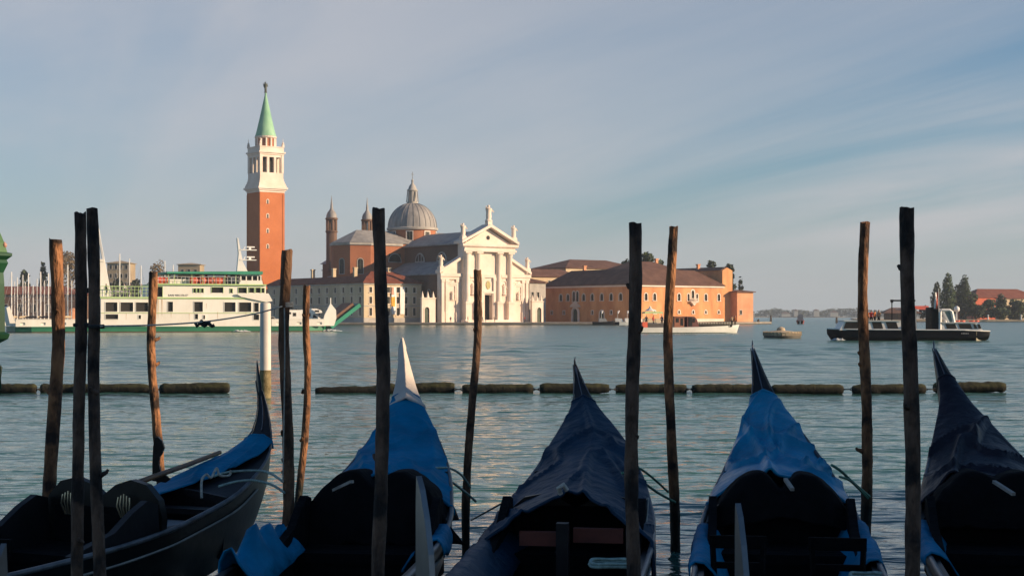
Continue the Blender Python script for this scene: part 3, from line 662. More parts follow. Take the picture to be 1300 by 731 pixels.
def range_building(name, label, cat, x, y, L, D, ze, zr, wm, rm, rz=ANG, wins=None, dormer=None, zb=G0):
    t = thing(name, label, cat, (x, y, 0), rz)
    ops = [(a - w_ / 2, a + w_ / 2, z, z + h) for a, z, w_, h in (wins or [])]
    q = MB(); four_walls(q, 0, L, 0, D, zb, ze, ops); q.build('wall', wm, t)
    for a, z, w_, h in (wins or []): window(t, (0, 0, 0), *FR, a, z, w_, h, STONE_DIM, t=.2)
    r = MB(); hip_roof(r, 0, L, 0, D, ze + .24, zr, .6); r.build('roof', rm, t)
    return t
range_building('outbuilding', 'small orange outbuilding at the right end of the monastery', 'outbuilding', fx(934, 471), 468, 7.0, 9, 9.8, 10.6, ORANGE_OLD, ROOF, wins=[(1.6, 3.0, .8, 1.2)])
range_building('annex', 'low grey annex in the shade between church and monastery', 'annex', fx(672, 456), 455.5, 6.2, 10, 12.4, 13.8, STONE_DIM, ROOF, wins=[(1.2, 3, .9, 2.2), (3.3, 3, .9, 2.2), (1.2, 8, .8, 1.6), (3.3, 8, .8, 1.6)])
range_building('convent_range', 'cream convent range with brown roof just behind the church front', 'building', fx(672, 484), 481, 22, 11, 14.9, 17.6, CREAM, ROOF, wins=[(3, 12.4, .8, 1.3), (8, 12.4, .8, 1.3), (13, 12.4, .8, 1.3)])
range_building('cloister_block', 'tallest cream block with long brown roof behind the monastery', 'building', fx(718, 506), 503, 34, 18, 18.3, 21.6, CREAM, ROOF, wins=[(2.5, 15.6, .8, 1.4), (6, 15.6, .8, 1.4), (9.5, 15.6, .8, 1.4)])
gate_wall(5.9, 447.2, 4.2, 'short white gate wall with merlons right of the church, in shade', 'gate_wall', STONE, 2.6, 6.6)
# brick wall and pale blocks behind the yacht basin
range_building('warehouse', 'long low red-brown brick warehouse behind the yacht masts', 'warehouse', fx(-60, 545), 545, 45, 14, 10.2, 13.2, BRICK_DARK, ROOF_RED, rz=0, wins=[(4 + 5 * k, 4, 1.4, 2.6) for k in range(8)])
range_building('tower_block', 'hazy tan block rising behind the ferry stern', 'building', fx(136, 700), 700, 10.5, 10, 26.6, 28.0, TAN, TAN, rz=0, wins=[(1.6 + 2.4 * k, 16 + 4 * j, 1.1, 1.8) for k in range(4) for j in range(3)])
range_building('storage_block', 'hazy flat tan block showing above the ferry canopy', 'building', fx(226, 700), 700, 10, 10, 26.0, 27.0, TAN, TAN, rz=0, wins=[(2 + 3 * k, 22, 1.2, 1.8) for k in range(3)])
# ------------------------------------------------------------------ trees
def foliage(mb, blobs, leaf, dens, seed):
    r = random.Random(seed)
    for (cx, cy, cz, rx, ry, rz_) in blobs:
        n = int(dens * (rx * ry * rz_) ** (2 / 3) / (leaf * leaf) * 7.5)
        for _ in range(n):
            while True:
                a, b, c = r.uniform(-1, 1), r.uniform(-1, 1), r.uniform(-1, 1); q = a * a + b * b + c * c
                if q < 1 and q > r.random() ** 2 * 0.7: break
            if noise.noise(Vector((a * 2.3 + seed, b * 2.3, c * 2.3))) < -0.22: continue
            p = Vector((cx + a * rx, cy + b * ry, cz + c * rz_)); s = leaf * r.uniform(.5, 1.25)
            u = Vector((r.gauss(0, 1), r.gauss(0, 1), r.gauss(0, 1))).normalized(); v = u.orthogonal().normalized(); u *= s; v *= s * .7
            mb.add([p - u, p - v * .8, p + u, p + v], [(0, 1, 2, 3)], 0 if r.random() < .6 else 1)
def tree(px, pyt, d, width_px, zb, label, name='tree', kind='round', mats=None, leaf=.5, seed=1, dens=1.0, trunk_frac=.2, group=None):
    x = fx(px, d); top = fz(pyt, d); hw = width_px / 2 / FPX * d; h = top - zb
    t = thing(name, label, 'tree', (x, d, zb), 0, group); r = random.Random(seed)
    mb = MB(); tr = MB(); tb = h * trunk_frac
    tr.tube([(0, 0, -.3), (.1, 0, h * .3), (-.1, .1, h * .6), (0, 0, h * .85)], [max(.12, h * .022), h * .018, h * .012, h * .004], 7)
    for k in range(6):
        a = r.uniform(0, 6.28); z0 = h * r.uniform(.25, .6); tr.tube([(0, 0, z0), (hw * .4 * math.cos(a), hw * .4 * math.sin(a), z0 + h * .12), (hw * .75 * math.cos(a), hw * .75 * math.sin(a), z0 + h * .2)], [h * .009, h * .006, h * .002], 5)
    bl = []
    if kind == 'poplar':
        for k in range(9):
            f = k / 8; bl.append((r.uniform(-.12, .12) * hw, r.uniform(-.12, .12) * hw, tb + (h - tb) * (f * .93 + .04), hw * (.35 + .75 * math.sin(math.pi * min(1, .16 + f * .78))) * .95, hw * .8 * (.4 + .6 * math.sin(math.pi * min(1, .16 + f * .78))), (h - tb) * .13))
    else:
        for k in range(11):
            f = r.random(); a = r.uniform(0, 6.28); rr_ = hw * (.62 * math.sin(math.pi * (.15 + .75 * f)))
            s = hw * r.uniform(.32, .5); bl.append((rr_ * math.cos(a), rr_ * math.sin(a), min(h - s * .7, tb + (h - tb) * (.12 + .8 * f)), s, s, s * .8))
        bl.append((0, 0, tb + (h - tb) * .55, hw * .6, hw * .6, (h - tb) * .42))
    foliage(mb, bl, leaf, dens, seed)
    tr.build('trunk', TRUNK, t); mb.build('crown', mats or [LEAF, LEAF_DARK], t)
    return t
# behind the monastery
for i, (px, py, wd, k) in enumerate(((796, 325, 26, 'bushy tree over the monastery roof, leftmost of the clump'), (820, 321, 34, 'broad olive green tree rising highest over the monastery roof'), (838, 327, 20, 'yellowish tree over the monastery roof, right of the broad one'), (905, 329, 26, 'dark tree peeping over the roof by the monastery end wall'), (924, 333, 22, 'small dark tree at the monastery gable end'), (940, 348, 10, 'tiny dark cypress above the orange outbuilding'))):
    tree(px, py, 530, wd, 1.0, k, mats=[LEAF, LEAF_DARK] if i < 3 else [LEAF_DARK, LEAF_DARK], seed=20 + i, leaf=.6, dens=2.4)
# left, behind the yacht basin
for i, (px, py, wd, k, kind, ms) in enumerate(((30, 341, 17, 'dark round tree behind the yacht masts', 'round', [LEAF_DARK, LEAF]), (55, 337, 11, 'narrow dark conifer behind the yacht masts', 'poplar', [LEAF_DARK, LEAF_DARK]), (88, 318, 40, 'tall brownish half-bare tree behind the paired posts', 'round', [LEAF_BROWN, LEAF_BROWN]), (150, 352, 26, 'low dark tree behind the ferry railing', 'round', [LEAF_DARK, LEAF]), (203, 326, 32, 'brownish bare-topped tree left of the ferry canopy', 'round', [LEAF_BROWN, LEAF_BROWN]), (172, 352, 22, 'dark shrubby tree seen through the ferry railing', 'round', [LEAF_DARK, LEAF_DARK]))):
    tree(px, py, 620, wd, 1.0, k, kind=kind, mats=ms, seed=40 + i, leaf=.5 if ms[0] is LEAF_BROWN else .8, dens=1.0 if ms[0] is LEAF_BROWN else 2.4)

# ------------------------------------------------------------------ right shore
land('right_shore', [(fx(1092, 652), 652), (330, 648), (470, 640), (900, 640), (900, 1100), (fx(1080, 1100), 1100)], 0.9, SAND, wet=.25)
for i, (px, py, wd, kd, ms, k) in enumerate((
    (1204, 352, 19, 'poplar', [LEAF, LEAF], 'tallest bright green poplar on the right shore'), (1189, 362, 15, 'poplar', [LEAF_DARK, LEAF_DARK], 'dark cypress left of the bright poplar on the right shore'),
    (1224, 353, 17, 'poplar', [LEAF_DARK, LEAF], 'dark pointed tree right of the bright poplar'), (1215, 361, 22, 'round', [LEAF_DARK, LEAF_DARK], 'dark bushy tree between the two pointed trees'),
    (1234, 369, 18, 'round', [LEAF_DARK, LEAF], 'dark tree at the left end of the long red-roofed building'), (1254, 380, 26, 'round', [LEAF, LEAF_DARK], 'green shrub under the orange wall on the right shore'),
    (1271, 375, 16, 'poplar', [LEAF_DARK, LEAF_DARK], 'dark narrow tree splitting the orange wall from the cream wall'), (1290, 380, 34, 'round', [LEAF_DARK, LEAF], 'big rounded shrub at the right edge of the shore'),
    (1240, 386, 24, 'round', [LEAF_DARK, LEAF_DARK], 'low dark shrub behind the police launch bow'), (1268, 390, 30, 'round', [LEAF_DARK, LEAF], 'low wide hedge shrub on the quay'), (1316, 384, 36, 'round', [LEAF_DARK, LEAF], 'shrub just beyond the right picture edge'),
    (1172, 388, 14, 'round', [LEAF_DARK, LEAF], 'small dark tree beside the red awning'), (1133, 391, 18, 'round', [LEAF_DARK, LEAF_DARK], 'low dark tree at the tip of the right shore'))):
    if px < 1310: tree(px, py, 672 + (i % 4) * 5, wd, .9, k, kind=kd, mats=ms, seed=60 + i, leaf=.6, dens=2.2, trunk_frac=.06)
range_building('boathouse', 'long building with dark red roof and orange wall behind the trees', 'building', fx(1238, 730), 730, 38, 14, fz(377.5, 730), fz(366.5, 737), RED_PLASTER, ROOF_RED, rz=R(22), wins=[(2 + 3 * k, 4.4, 1.2, 2.4) for k in range(9)], zb=.9)
range_building('cream_shed', 'cream shed below the long red roof on the right shore', 'shed', fx(1273, 712), 712, 14, 5, fz(379, 712), fz(377.4, 712), CREAM, ROOF_RED, rz=R(22), zb=.9)
pv = thing('pavilion', 'dark pavilion with a wide pitched roof at the tip of the right shore', 'pavilion', (fx(1143, 662), 662, .9))
for x in (-6, -2, 2, 6):
    q = MB(); q.bar((x, -2.5, 0), (x, -2.5, 3.0), .3); q.build('post', TRUNK, pv)
q = MB(); hip_roof(q, -7.5, 7.5, -3.5, 3.5, 3.0, 5.2, .7); q.build('roof', ROOF, pv)
q = MB(); q.box(-6.5, 6.5, 0, 2.8, 0, 2.9); q.build('wall', BRICK_DARK, pv)
aw = thing('awning', 'red awning on posts beside the pavilion', 'awning', (fx(1170, 664), 664, .9))
q = MB(); q.prism([(-1.6, 4.4), (1.6, 4.4), (0, 6.0)], -3, 3, 'x'); q.build('canvas', RED, aw)
for x in (-2.8, 2.8):
    for y in (-1.4, 1.4):
        q = MB(); q.bar((x, y, 0), (x, y, 4.5), .14); q.build('post', GREY, aw)
for i, px in enumerate((1254, 1296)):
    t = MB(); t.lathe([(.42, 0), (.42, .2), (.25, .3), (.22, 1.5), (.36, 1.7), (.36, 2.0), (.1, 2.2)], 10)
    o = t.build('bollard', WHITE, smooth=30); o.location = (fx(px, 651), 650.6, .9); tag(o, 'white bollard on the right quay, near the ' + ('green shrub' if i == 0 else 'picture edge'), 'bollard', 'white bollards on the right quay')

# ------------------------------------------------------------------ far shore across the lagoon
land('far_shore', [(-1900, 2560), (-300, 2540), (300, 2570), (900, 2540), (1900, 2520), (2200, 3500), (-2200, 3500)], 1.2, SAND)
fw = MB(); r = random.Random(5)
for k in range(260):
    x = -100 + k * 5.2; h = 10 + 7 * noise.noise(Vector((x * .008, 3, 0))) + 4 * noise.noise(Vector((x * .03, 7, 0)))
    if 350 < x < 420: h *= .5
    if h < 2.5: h = 2.5
    foliage(fw, [(x, 2580 + r.uniform(-8, 8), 1.0 + h * .5, 7, 6, h * .62)], 1.6, 1.2, 100 + k)
o = fw.build('distant_woods', [LEAF_DARK, LEAF_DARK]); tag(o, 'hazy line of trees along the far shore of the lagoon', 'woods', kind='stuff')
for i, (px, w_, h, k) in enumerate(((952, 12, 10, 'tiny hazy house on the far shore beside the monastery'), (992, 22, 7, 'tiny hazy long house on the far shore above the mooring float'), (1008, 10, 13, 'tiny pale tower house on the far shore behind the red boat'), (1033, 14, 13, 'tiny pinkish house on the far shore right of the red boat'), (1054, 20, 9, 'tiny hazy house on the far shore above the slim post'), (1100, 15, 12, 'tiny hazy house on the far shore behind the launch'))):
    range_building('distant_house', k, 'house', fx(px, 2552), 2550, w_ * .65, 10, 1.2 + h * .8, 1.2 + h * .8 + 2.4, STONE_DIM, ROOF, rz=0, zb=1.2)

# ------------------------------------------------------------------ people
def person_mesh(name, pose=0):
    """a standing figure grown from a skeleton: one continuous skin"""
    s = {'pel': (0, 0, .95), 'waist': (0, 0, 1.1), 'chest': (0, .01, 1.32), 'neck': (0, .02, 1.47), 'jaw': (0, -.02, 1.55), 'head': (0, 0, 1.63), 'crown': (0, .01, 1.72)}
    k = .1 if pose else .02
    s.update({'hl': (-.1, 0, .9), 'kl': (-.11, -k, .5), 'al': (-.11, k, .09), 'tl': (-.12, k - .14, .04), 'hr': (.1, 0, .9), 'kr': (.11, k * .4, .5), 'ar': (.11, -k, .09), 'tr': (.12, -k - .14, .04),
              'sl': (-.19, .01, 1.40), 'el': (-.25, .03 + k, 1.13), 'wl': (-.25, -.06, .9), 'fl': (-.25, -.09, .8), 'sr': (.19, .01, 1.40), 'er': (.26, .03, 1.13), 'wr': (.23, -.08 - k, .9 + (.15 if pose else 0)), 'fr': (.22, -.13 - k, .82 + (.2 if pose else 0))})
    rad = {'pel': (.15, .11), 'waist': (.14, .1), 'chest': (.17, .115), 'neck': .055, 'jaw': .07, 'head': (.085, .1), 'crown': .06, 'hl': .09, 'kl': .058, 'al': .04, 'tl': .035, 'sl': .06, 'el': .045, 'wl': .032, 'fl': .03}
    ed = [('pel', 'waist'), ('waist', 'chest'), ('chest', 'neck'), ('neck', 'jaw'), ('jaw', 'head'), ('head', 'crown')]
    for q in 'lr': ed += [('pel', 'h' + q), ('h' + q, 'k' + q), ('k' + q, 'a' + q), ('a' + q, 't' + q), ('chest', 's' + q), ('s' + q, 'e' + q), ('e' + q, 'w' + q), ('w' + q, 'f' + q)]
    names = list(s); me = bpy.data.meshes.new(name); me.from_pydata([s[n_] for n_ in names], [(names.index(a), names.index(b)) for a, b in ed], [])
    o = bpy.data.objects.new(name, me); sc.collection.objects.link(o)
    md = o.modifiers.new('skin', 'SKIN'); sv = me.skin_vertices[0].data
    for i, n_ in enumerate(names):
        q = rad.get(n_) or rad.get(n_[0] + 'l'); sv[i].radius = q if isinstance(q, tuple) else (q, q); sv[i].use_root = n_ == 'pel'
    sd = o.modifiers.new('sub', 'SUBSURF'); sd.levels = sd.render_levels = 1
    dg = bpy.context.evaluated_depsgraph_get(); out = bpy.data.meshes.new_from_object(o.evaluated_get(dg))
    bpy.data.objects.remove(o); bpy.data.meshes.remove(me)
    return out
SKIN = mat('skin', (.45, .25, .17), .6); HAIR = mat('dark_hair', (.03, .02, .015), .6)
PM = [person_mesh('standing'), person_mesh('walking', 1)]
CLOTH = {'dark blue': (.03, .04, .09), 'black': (.02, .02, .022), 'white': (.7, .68, .64), 'red': (.5, .05, .04), 'orange': (.65, .2, .05), 'grey': (.2, .2, .2), 'tan': (.38, .27, .17)}
CM = {}
def cloth(c):
    if c not in CM: CM[c] = mat(c.replace(' ', '_') + '_clothing', CLOTH[c], .85)
    return CM[c]
PMESH = {}
def person(x, y, z, rz, top, legs, label, pose=0, group=None):
    key = (top, legs, pose)
    if key not in PMESH:
        me = PM[pose].copy(); me.materials.clear()
        for m_ in (cloth(legs), cloth(top), SKIN, HAIR): me.materials.append(m_)
        for p in me.polygons:
            c = p.center; p.use_smooth = True
            p.material_index = 0 if c.z < .98 and abs(c.x) < .205 else 3 if c.z > 1.66 or (c.z > 1.56 and c.y > .04) else 2 if c.z > 1.49 or (abs(c.x) > .2 and c.z < .88) else 1
        PMESH[key] = me
    o = bpy.data.objects.new('person', PMESH[key]); sc.collection.objects.link(o); o.location = (x, y, z); o.rotation_euler = (0, 0, rz)
    return tag(o, label, 'person', group)
for i, (px, top, legs, k, ps) in enumerate(((572, 'dark blue', 'black', 'person in dark blue standing at the left corner of the church steps', 0), (578, 'grey', 'dark blue', 'person in grey walking near the left end of the church front', 1), (594, 'black', 'black', 'person in black below the second statue niche', 0), (613, 'white', 'black', 'person in a white shirt in front of the church door', 1), (616.5, 'dark blue', 'grey', 'person in dark blue beside the church door', 0), (628, 'tan', 'black', 'person in tan by the column right of the door', 1), (666, 'red', 'black', 'person in red at the right corner of the church', 0), (692, 'black', 'dark blue', 'person in black on the shaded part of the square', 1))):
    person(fx(px, 425), 425.3 - i * .15, G0, R(40 * i), top, legs, k, ps, 'people on the church square')

# ------------------------------------------------------------------ the car ferry
FD = 235.0
FYAW = R(22)
def lx(px): return FD * (px - 222.0) / FPX / (math.cos(FYAW) - (px - 650.0) / FPX * math.sin(FYAW))
FYAW = R(22)
fe = thing('car_ferry', 'long white car ferry with green hull stripe and green top canopy', 'ferry', (fx(222, FD), FD, 0), FYAW)
YB = 12.5
plan = [(lx(12), 5), (lx(20), 1.2), (lx(40), 0), (lx(392), 0), (lx(412), 1.4), (lx(424), 4), (lx(427), 6.2), (lx(424), 8.5), (lx(412), 11), (lx(392), YB), (lx(40), YB), (lx(20), 11.3), (lx(12), 7.5)]
def shrink(pl, e): return [(x + (e if x < 0 else -e), y + (e if y < 6 else -e)) for x, y in pl]
q = MB(); q.prism(plan, .12, fz(414.3, FD), 'z'); hull = q.build('hull', GREEN, fe)
q = MB(); q.prism(shrink(plan, .05), -1.0, .125, 'z'); q.build('antifouling', RED_ANTIFOUL, hull)
q = MB(); q.prism([(x, y - .09 if y < 6 else y + .09) for x, y in plan], .72, .86, 'z'); q.build('rubbing_strake', GREEN, hull)
zd = fz(414.2, FD); zb2 = fz(405.6, FD); z2 = fz(378, FD); z3 = fz(361.8, FD)
q = MB()
for (a, b) in ((20, 128), (345, 412)):
    wall(q, (lx(a), .06, 0), *FR, lx(b) - lx(a), zd, zb2, [(lx(px) - lx(a), lx(px + 6) - lx(a), zd + .25, zd + .62) for px in range(a + 6, b - 8, 26)], .18)
    q.box(lx(a), lx(b), .25, .4, zd, zb2 - .01); q.box(lx(a), lx(b), .02, .42, zb2, zb2 + .09); q.box(lx(a), lx(b), YB - .3, YB, zd, zb2)
q.build('bulwark', SHIP_WHITE, fe)
q = MB(); q.prism([(lx(9), fz(391, FD)), (lx(13), fz(389, FD)), (lx(22), fz(413, FD)), (lx(14), fz(413.5, FD))], 1.5, 11, 'y'); q.build('stern_ramp', SHIP_WHITE, fe)
q = MB(); q.prism([(lx(411), fz(414, FD)), (lx(414), fz(400, FD)), (lx(421.3), fz(385, FD)), (lx(422.3), fz(385, FD)), (lx(428.5), fz(393, FD)), (lx(429), fz(404, FD)), (lx(426), fz(414, FD))], .9, 1.35, 'y'); q.bar((lx(422), 1.1, fz(387, FD)), (lx(422), 1.1, fz(377, FD)), .14); q.build('bow_bulwark', SHIP_WHITE, fe, smooth=20)
q = MB(); q.bar((lx(426), 6.2, fz(416, FD)), (lx(463), 6.2, fz(386, FD)), 7.4, .6); rp = q.build('bow_ramp', GREEN_AWN, fe)
q = MB(); q.bar((lx(427.5), 6.2, fz(410.2, FD)), (lx(456.5), 6.2, fz(386.2, FD)), 6.2, .9); q.build('ramp_deck', mat('worn_ramp_deck', (.22, .12, .08), .8), rp)
# main superstructure
X0, X1 = lx(128), lx(338)
wn = [(134, 149, 384, 395.5), (153, 169, 384, 395.5), (172.5, 188, 384, 395.5), (213.2, 219.6, 383, 395.5), (246.5, 257.5, 383, 395.5), (285, 299, 383.5, 395.5), (303.5, 319, 383.5, 395.5), (322.5, 328.5, 384, 395.5), (134, 150, 399, 405), (176, 179, 400, 404.5), (247.5, 251.5, 398.5, 405), (258, 260.4, 400, 405), (322, 329, 399, 406)]
ops = [(lx(a) - X0, lx(b) - X0, fz(d_, FD), fz(c, FD)) for a, b, c, d_ in wn]
q = MB(); wall(q, (X0, 0.03, 0), *FR, X1 - X0, zd, z2, ops, .25); wall(q, (X0, YB - .02, 0), (1, 0, 0), (0, 1, 0), X1 - X0, zd, z2); wall(q, (X1, .03, 0), (0, 1, 0), (1, 0, 0), 2.2, zd, z2); wall(q, (X0, .03, 0), *LF, 2.2, zd, z2); wall(q, (X1, YB - 2.2, 0), (0, 1, 0), (1, 0, 0), 2.2, zd, z2)
q.box(X0, X1, 0.0, YB, z2, z2 + .12); q.build('superstructure', SHIP_WHITE, fe)
for i, (a, b, c, d_) in enumerate(wn):
    f = MB(); t_ = .07; x0, x1, za, zb_ = lx(a), lx(b), fz(d_, FD), fz(c, FD)
    f.box(x0 - t_, x0, -.03, .05, za - t_, zb_ + t_); f.box(x1, x1 + t_, -.03, .05, za - t_, zb_ + t_); f.box(x0, x1, -.03, .05, za - t_, za); f.box(x0, x1, -.03, .05, zb_, zb_ + t_)
    w_ = f.build('window', SHIP_WHITE, fe); p = MB(); p.box(x0 - .05, x1 + .05, .29, .33, za - .05, zb_ + .05); p.build('pane', DARK if i < 3 else PANE, w_)
for (a, b) in ((300, 332), (128, 134)):
    f = MB(); f.box(lx(a), lx(b), 2.5, 10, zd, zd + 1.6); f.build('deck_house', SHIP_WHITE, fe)
q = MB()
q.box(X0 - .1, lx(343), -.1, YB + .1, z2 - .14, z2 + .1); q.box(lx(195), lx(338), -.12, YB, z3 + .0, z3 + .22)
q.box(X0, lx(341), -.05, .02, fz(397.6, FD), fz(397.0, FD)); q.build('green_trim', GREEN_PALE, fe)
# second storey with the name, open deck behind it
Xa, Xb = lx(195), lx(338)
w2 = [(198, 206.5, 364, 378), (245.8, 249, 366, 371.3), (250.5, 253.5, 366, 371.3), (255.6, 258.6, 366, 371.3), (269, 283.5, 364.3, 371.3), (292.5, 295.5, 366, 371.5), (303, 313.5, 364.5, 371.5), (316.5, 323, 364.5, 371), (325, 331, 364.5, 371), (332.5, 336, 365, 371)]
zq = z2 + .125; ops = [(lx(a) - Xa, lx(b) - Xa, max(fz(d_, FD), zq + .02), fz(c, FD)) for a, b, c, d_ in w2]
q = MB(); wall(q, (Xa, .2, 0), *FR, Xb - Xa, zq, z3, ops, .25); wall(q, (Xa, YB - .2, 0), (1, 0, 0), (0, 1, 0), Xb - Xa, zq, z3); wall(q, (Xb, .2, 0), (0, 1, 0), (1, 0, 0), YB - .4, zq, z3); wall(q, (Xa, .2, 0), *LF, YB - .4, zq, z3)
q.prism([(lx(300), fz(372.5, FD)), (lx(340.5), fz(371.8, FD)), (lx(345.5), fz(381.5, FD)), (lx(338), fz(383.2, FD)), (lx(306), fz(376.5, FD))], -.3, -.002, 'y'); q.prism([(lx(338.1), fz(371.8, FD)), (lx(340.5), fz(371.8, FD)), (lx(345.5), fz(381.5, FD)), (lx(338.1), fz(383.2, FD))], .002, YB, 'y')
ss = q.build('upper_deck', SHIP_WHITE, fe)
for a, b, c, d_ in w2:
    f = MB(); t_ = .06; x0, x1, za, zb_ = lx(a), lx(b), max(fz(d_, FD), zq + .02), fz(c, FD)
    f.box(x0 - t_, x0, .12, .22, za - t_ * .2, zb_ + t_); f.box(x1, x1 + t_, .12, .22, za - t_ * .2, zb_ + t_); f.box(x0, x1, .12, .22, zb_, zb_ + t_)
    w_ = f.build('window', GREEN_PALE, fe); p = MB(); p.box(x0 - .05, x1 + .05, .46, .5, za, zb_ + .05); p.build('pane', PANE, w_)
cu = bpy.data.curves.new('ship_name', 'FONT'); cu.body = 'SAN NICOLO\u0027'; cu.size = .44; cu.extrude = .012; cu.space_character = 1.15; cu.align_x = 'CENTER'
to = bpy.data.objects.new('ship_name', cu); sc.collection.objects.link(to); me = bpy.data.meshes.new_from_object(to.evaluated_get(bpy.context.evaluated_depsgraph_get())); bpy.data.objects.remove(to)
no = bpy.data.objects.new('ship_name', me); sc.collection.objects.link(no); me.materials.clear(); me.materials.append(NAVY); no.parent = ss; no.rotation_euler = (R(90), 0, 0); no.location = (lx(226.5), .17, fz(376.0, FD))
for px, w_, y0, y1 in ((200, 1.5, 380, 405), (205, 1.4, 380, 402), (217, .6, 396, 404), (240, .5, 398, 409), (262, .5, 385, 392), (276, .7, 396, 407), (312, .5, 396, 403), (160, .6, 397, 406), (190, .5, 397, 410), (334, .5, 386, 400)):
    f = MB(); f.prism([(lx(px), fz(y0, FD)), (lx(px + w_), fz(y0, FD)), (lx(px + w_ * .8), fz((y0 + y1) / 2, FD)), (lx(px + w_ * .55), fz(y1, FD)), (lx(px + w_ * .3), fz((y0 * .3 + y1 * .7), FD))], .012, .028, 'y'); f.build('rust_streak', RUST, ss)
q = MB()
for z in (fz(364, FD), fz(368, FD), fz(372.5, FD)):
    q.bar((lx(128), .1, z), (lx(195), .1, z), .11 if z > fz(365, FD) else .05)
for k in range(15): q.bar((lx(128 + k * 4.8), .1, z2), (lx(128 + k * 4.8), .1, fz(363.6, FD)), .06)
q.build('railing', GREEN_PALE, fe)
q = MB(); q.prism([(lx(126), fz(414, FD)), (lx(133), fz(414, FD)), (lx(141.5), fz(372, FD)), (lx(134), fz(332, FD)), (lx(126), fz(332, FD))], 1.0, 4, 'y'); q.box(lx(124.5), lx(133), .9, 4.1, fz(333, FD), fz(330, FD)); fn = q.build('funnel', SHIP_WHITE, fe)
q = MB()
for y in (1.7, 2.8): q.bar((lx(142), y, fz(376, FD)), (lx(125.6), 2.2, fz(287, FD)), .3)
for k in range(9):
    f_ = k / 9; q.bar((lx(142 - 16.4 * f_), 1.7 + .5 * f_, fz(376 - 89 * f_, FD)), (lx(142 - 16.4 * (f_ + .1)), 2.8 - .6 * f_, fz(376 - 89 * (f_ + .1), FD)), .1)
q.build('signal_mast', WHITE, fe)
q = MB(); hip_roof(q, lx(144), lx(165), 3, 9, fz(369.2, FD), fz(368.5, FD), .1); q.box(lx(146), lx(163), 3.4, 8.4, z2 + .41, fz(369.4, FD)); q.build('deck_locker', GREY, fe)
# top deck
z4 = z3 + .22
q = MB(); q.box(lx(217), lx(242), 1.2, 4, z4, fz(354, FD)); q.box(lx(221), lx(300), 4.2, 9, z4, fz(349, FD)); q.build('top_cabin', SHIP_WHITE, fe)
for a, b, c in ((228, 236, 352.5), (247, 256, 357), (262, 270, 358), (275, 298, 357)):
    f = MB(); f.box(lx(a), lx(b), 4.1, 4.19, fz(c, FD), fz(349.6, FD)); f.build('doorway', DARK, fe)
q = MB(); q.add([(lx(212), -.1, fz(345, FD)), (lx(333.5), -.1, fz(343.2, FD)), (lx(333.5), 11, fz(342.6, FD)), (lx(212), 11, fz(344.4, FD)), (lx(212), -.1, fz(347.2, FD)), (lx(333.5), -.1, fz(347.3, FD)), (lx(333.5), 11, fz(347, FD)), (lx(212), 11, fz(347, FD))], [(0, 1, 2, 3), (4, 7, 6, 5), (0, 4, 5, 1), (1, 5, 6, 2), (2, 6, 7, 3), (3, 7, 4, 0)])
cp = q.build('canopy', GREEN_AWN, fe)
for px in (214, 222, 244, 258, 272, 286, 300):
    f = MB(); f.bar((lx(px), .3, z4), (lx(px), .3, fz(347, FD)), .09); f.build('canopy_post', GREEN_PALE, cp)
q = MB(); q.prism([(lx(304), z4), (lx(334), z4), (lx(333), fz(355, FD)), (lx(306), fz(355, FD))], .1, 9, 'y')
q.box(lx(306), lx(332), .5, 8.6, fz(349, FD), fz(347.2, FD))
for px in (306.5, 313.5, 321, 328, 332): q.bar((lx(px), .5, fz(355, FD)), (lx(px), .5, fz(348.6, FD)), .16)
br = q.build('bridge', SHIP_WHITE, fe)
q = MB(); q.box(lx(307), lx(331.4), .75, 8.4, fz(355.2, FD), fz(348.9, FD)); q.build('pane', PANE, br)
q = MB(); q.prism([(lx(303), fz(343, FD)), (lx(316.5), fz(343, FD)), (lx(310.5), fz(331, FD)), (lx(307.2), fz(314, FD)), (lx(304.6), fz(300, FD)), (lx(303.2), fz(300, FD)), (lx(305.2), fz(320, FD))], 1.2, 2.0, 'y'); ms_ = q.build('mast', WHITE, fe)
for z, x1 in ((315, 328), (328, 327.5)):
    f = MB(); f.box(lx(307), lx(x1), 1.1, 2.1, fz(z + .9, FD), fz(z - .2, FD)); f.bar((lx(312), 1.6, fz(z, FD)), (lx(314), 1.6, fz(z - 4, FD)), .1); f.bar((lx(320), 1.6, fz(z, FD)), (lx(320), 1.6, fz(z - 3.4, FD)), .35); f.bar((lx(316), 1.6, fz(z - 3.6, FD)), (lx(326), 1.6, fz(z - 3.6, FD)), .3, .2); f.build('radar_arm', WHITE, ms_)
for px in (203, 209, 247, 258, 269.5, 279.5):
    f = MB(); f.lathe([(.01, 0), (.42, .05), (.5, .25), (.5, 1.0), (.42, 1.2), (.01, 1.25)], 14); f.v = [(lx(px) - .62 + c, .9 + a, z4 + .5 + b_) for a, b_, c in f.v]; f.box(lx(px) - .4, lx(px) + .4, .6, 1.2, z4, z4 + .1); f.build('life_raft', RED, fe, smooth=40)
q = MB()
for z in (z4 + .55, z4 + 1.05): q.bar((lx(196), .05, z), (lx(304), .05, z), .04)
for k in range(23): q.bar((lx(196 + k * 4.9), .05, z4), (lx(196 + k * 4.9), .05, z4 + 1.05), .04)
q.build('railing', WHITE, fe)
def on_ferry(px, y): return (fe.location.x + lx(px) * math.cos(FYAW) - y * math.sin(FYAW), fe.location.y + lx(px) * math.sin(FYAW) + y * math.cos(FYAW))
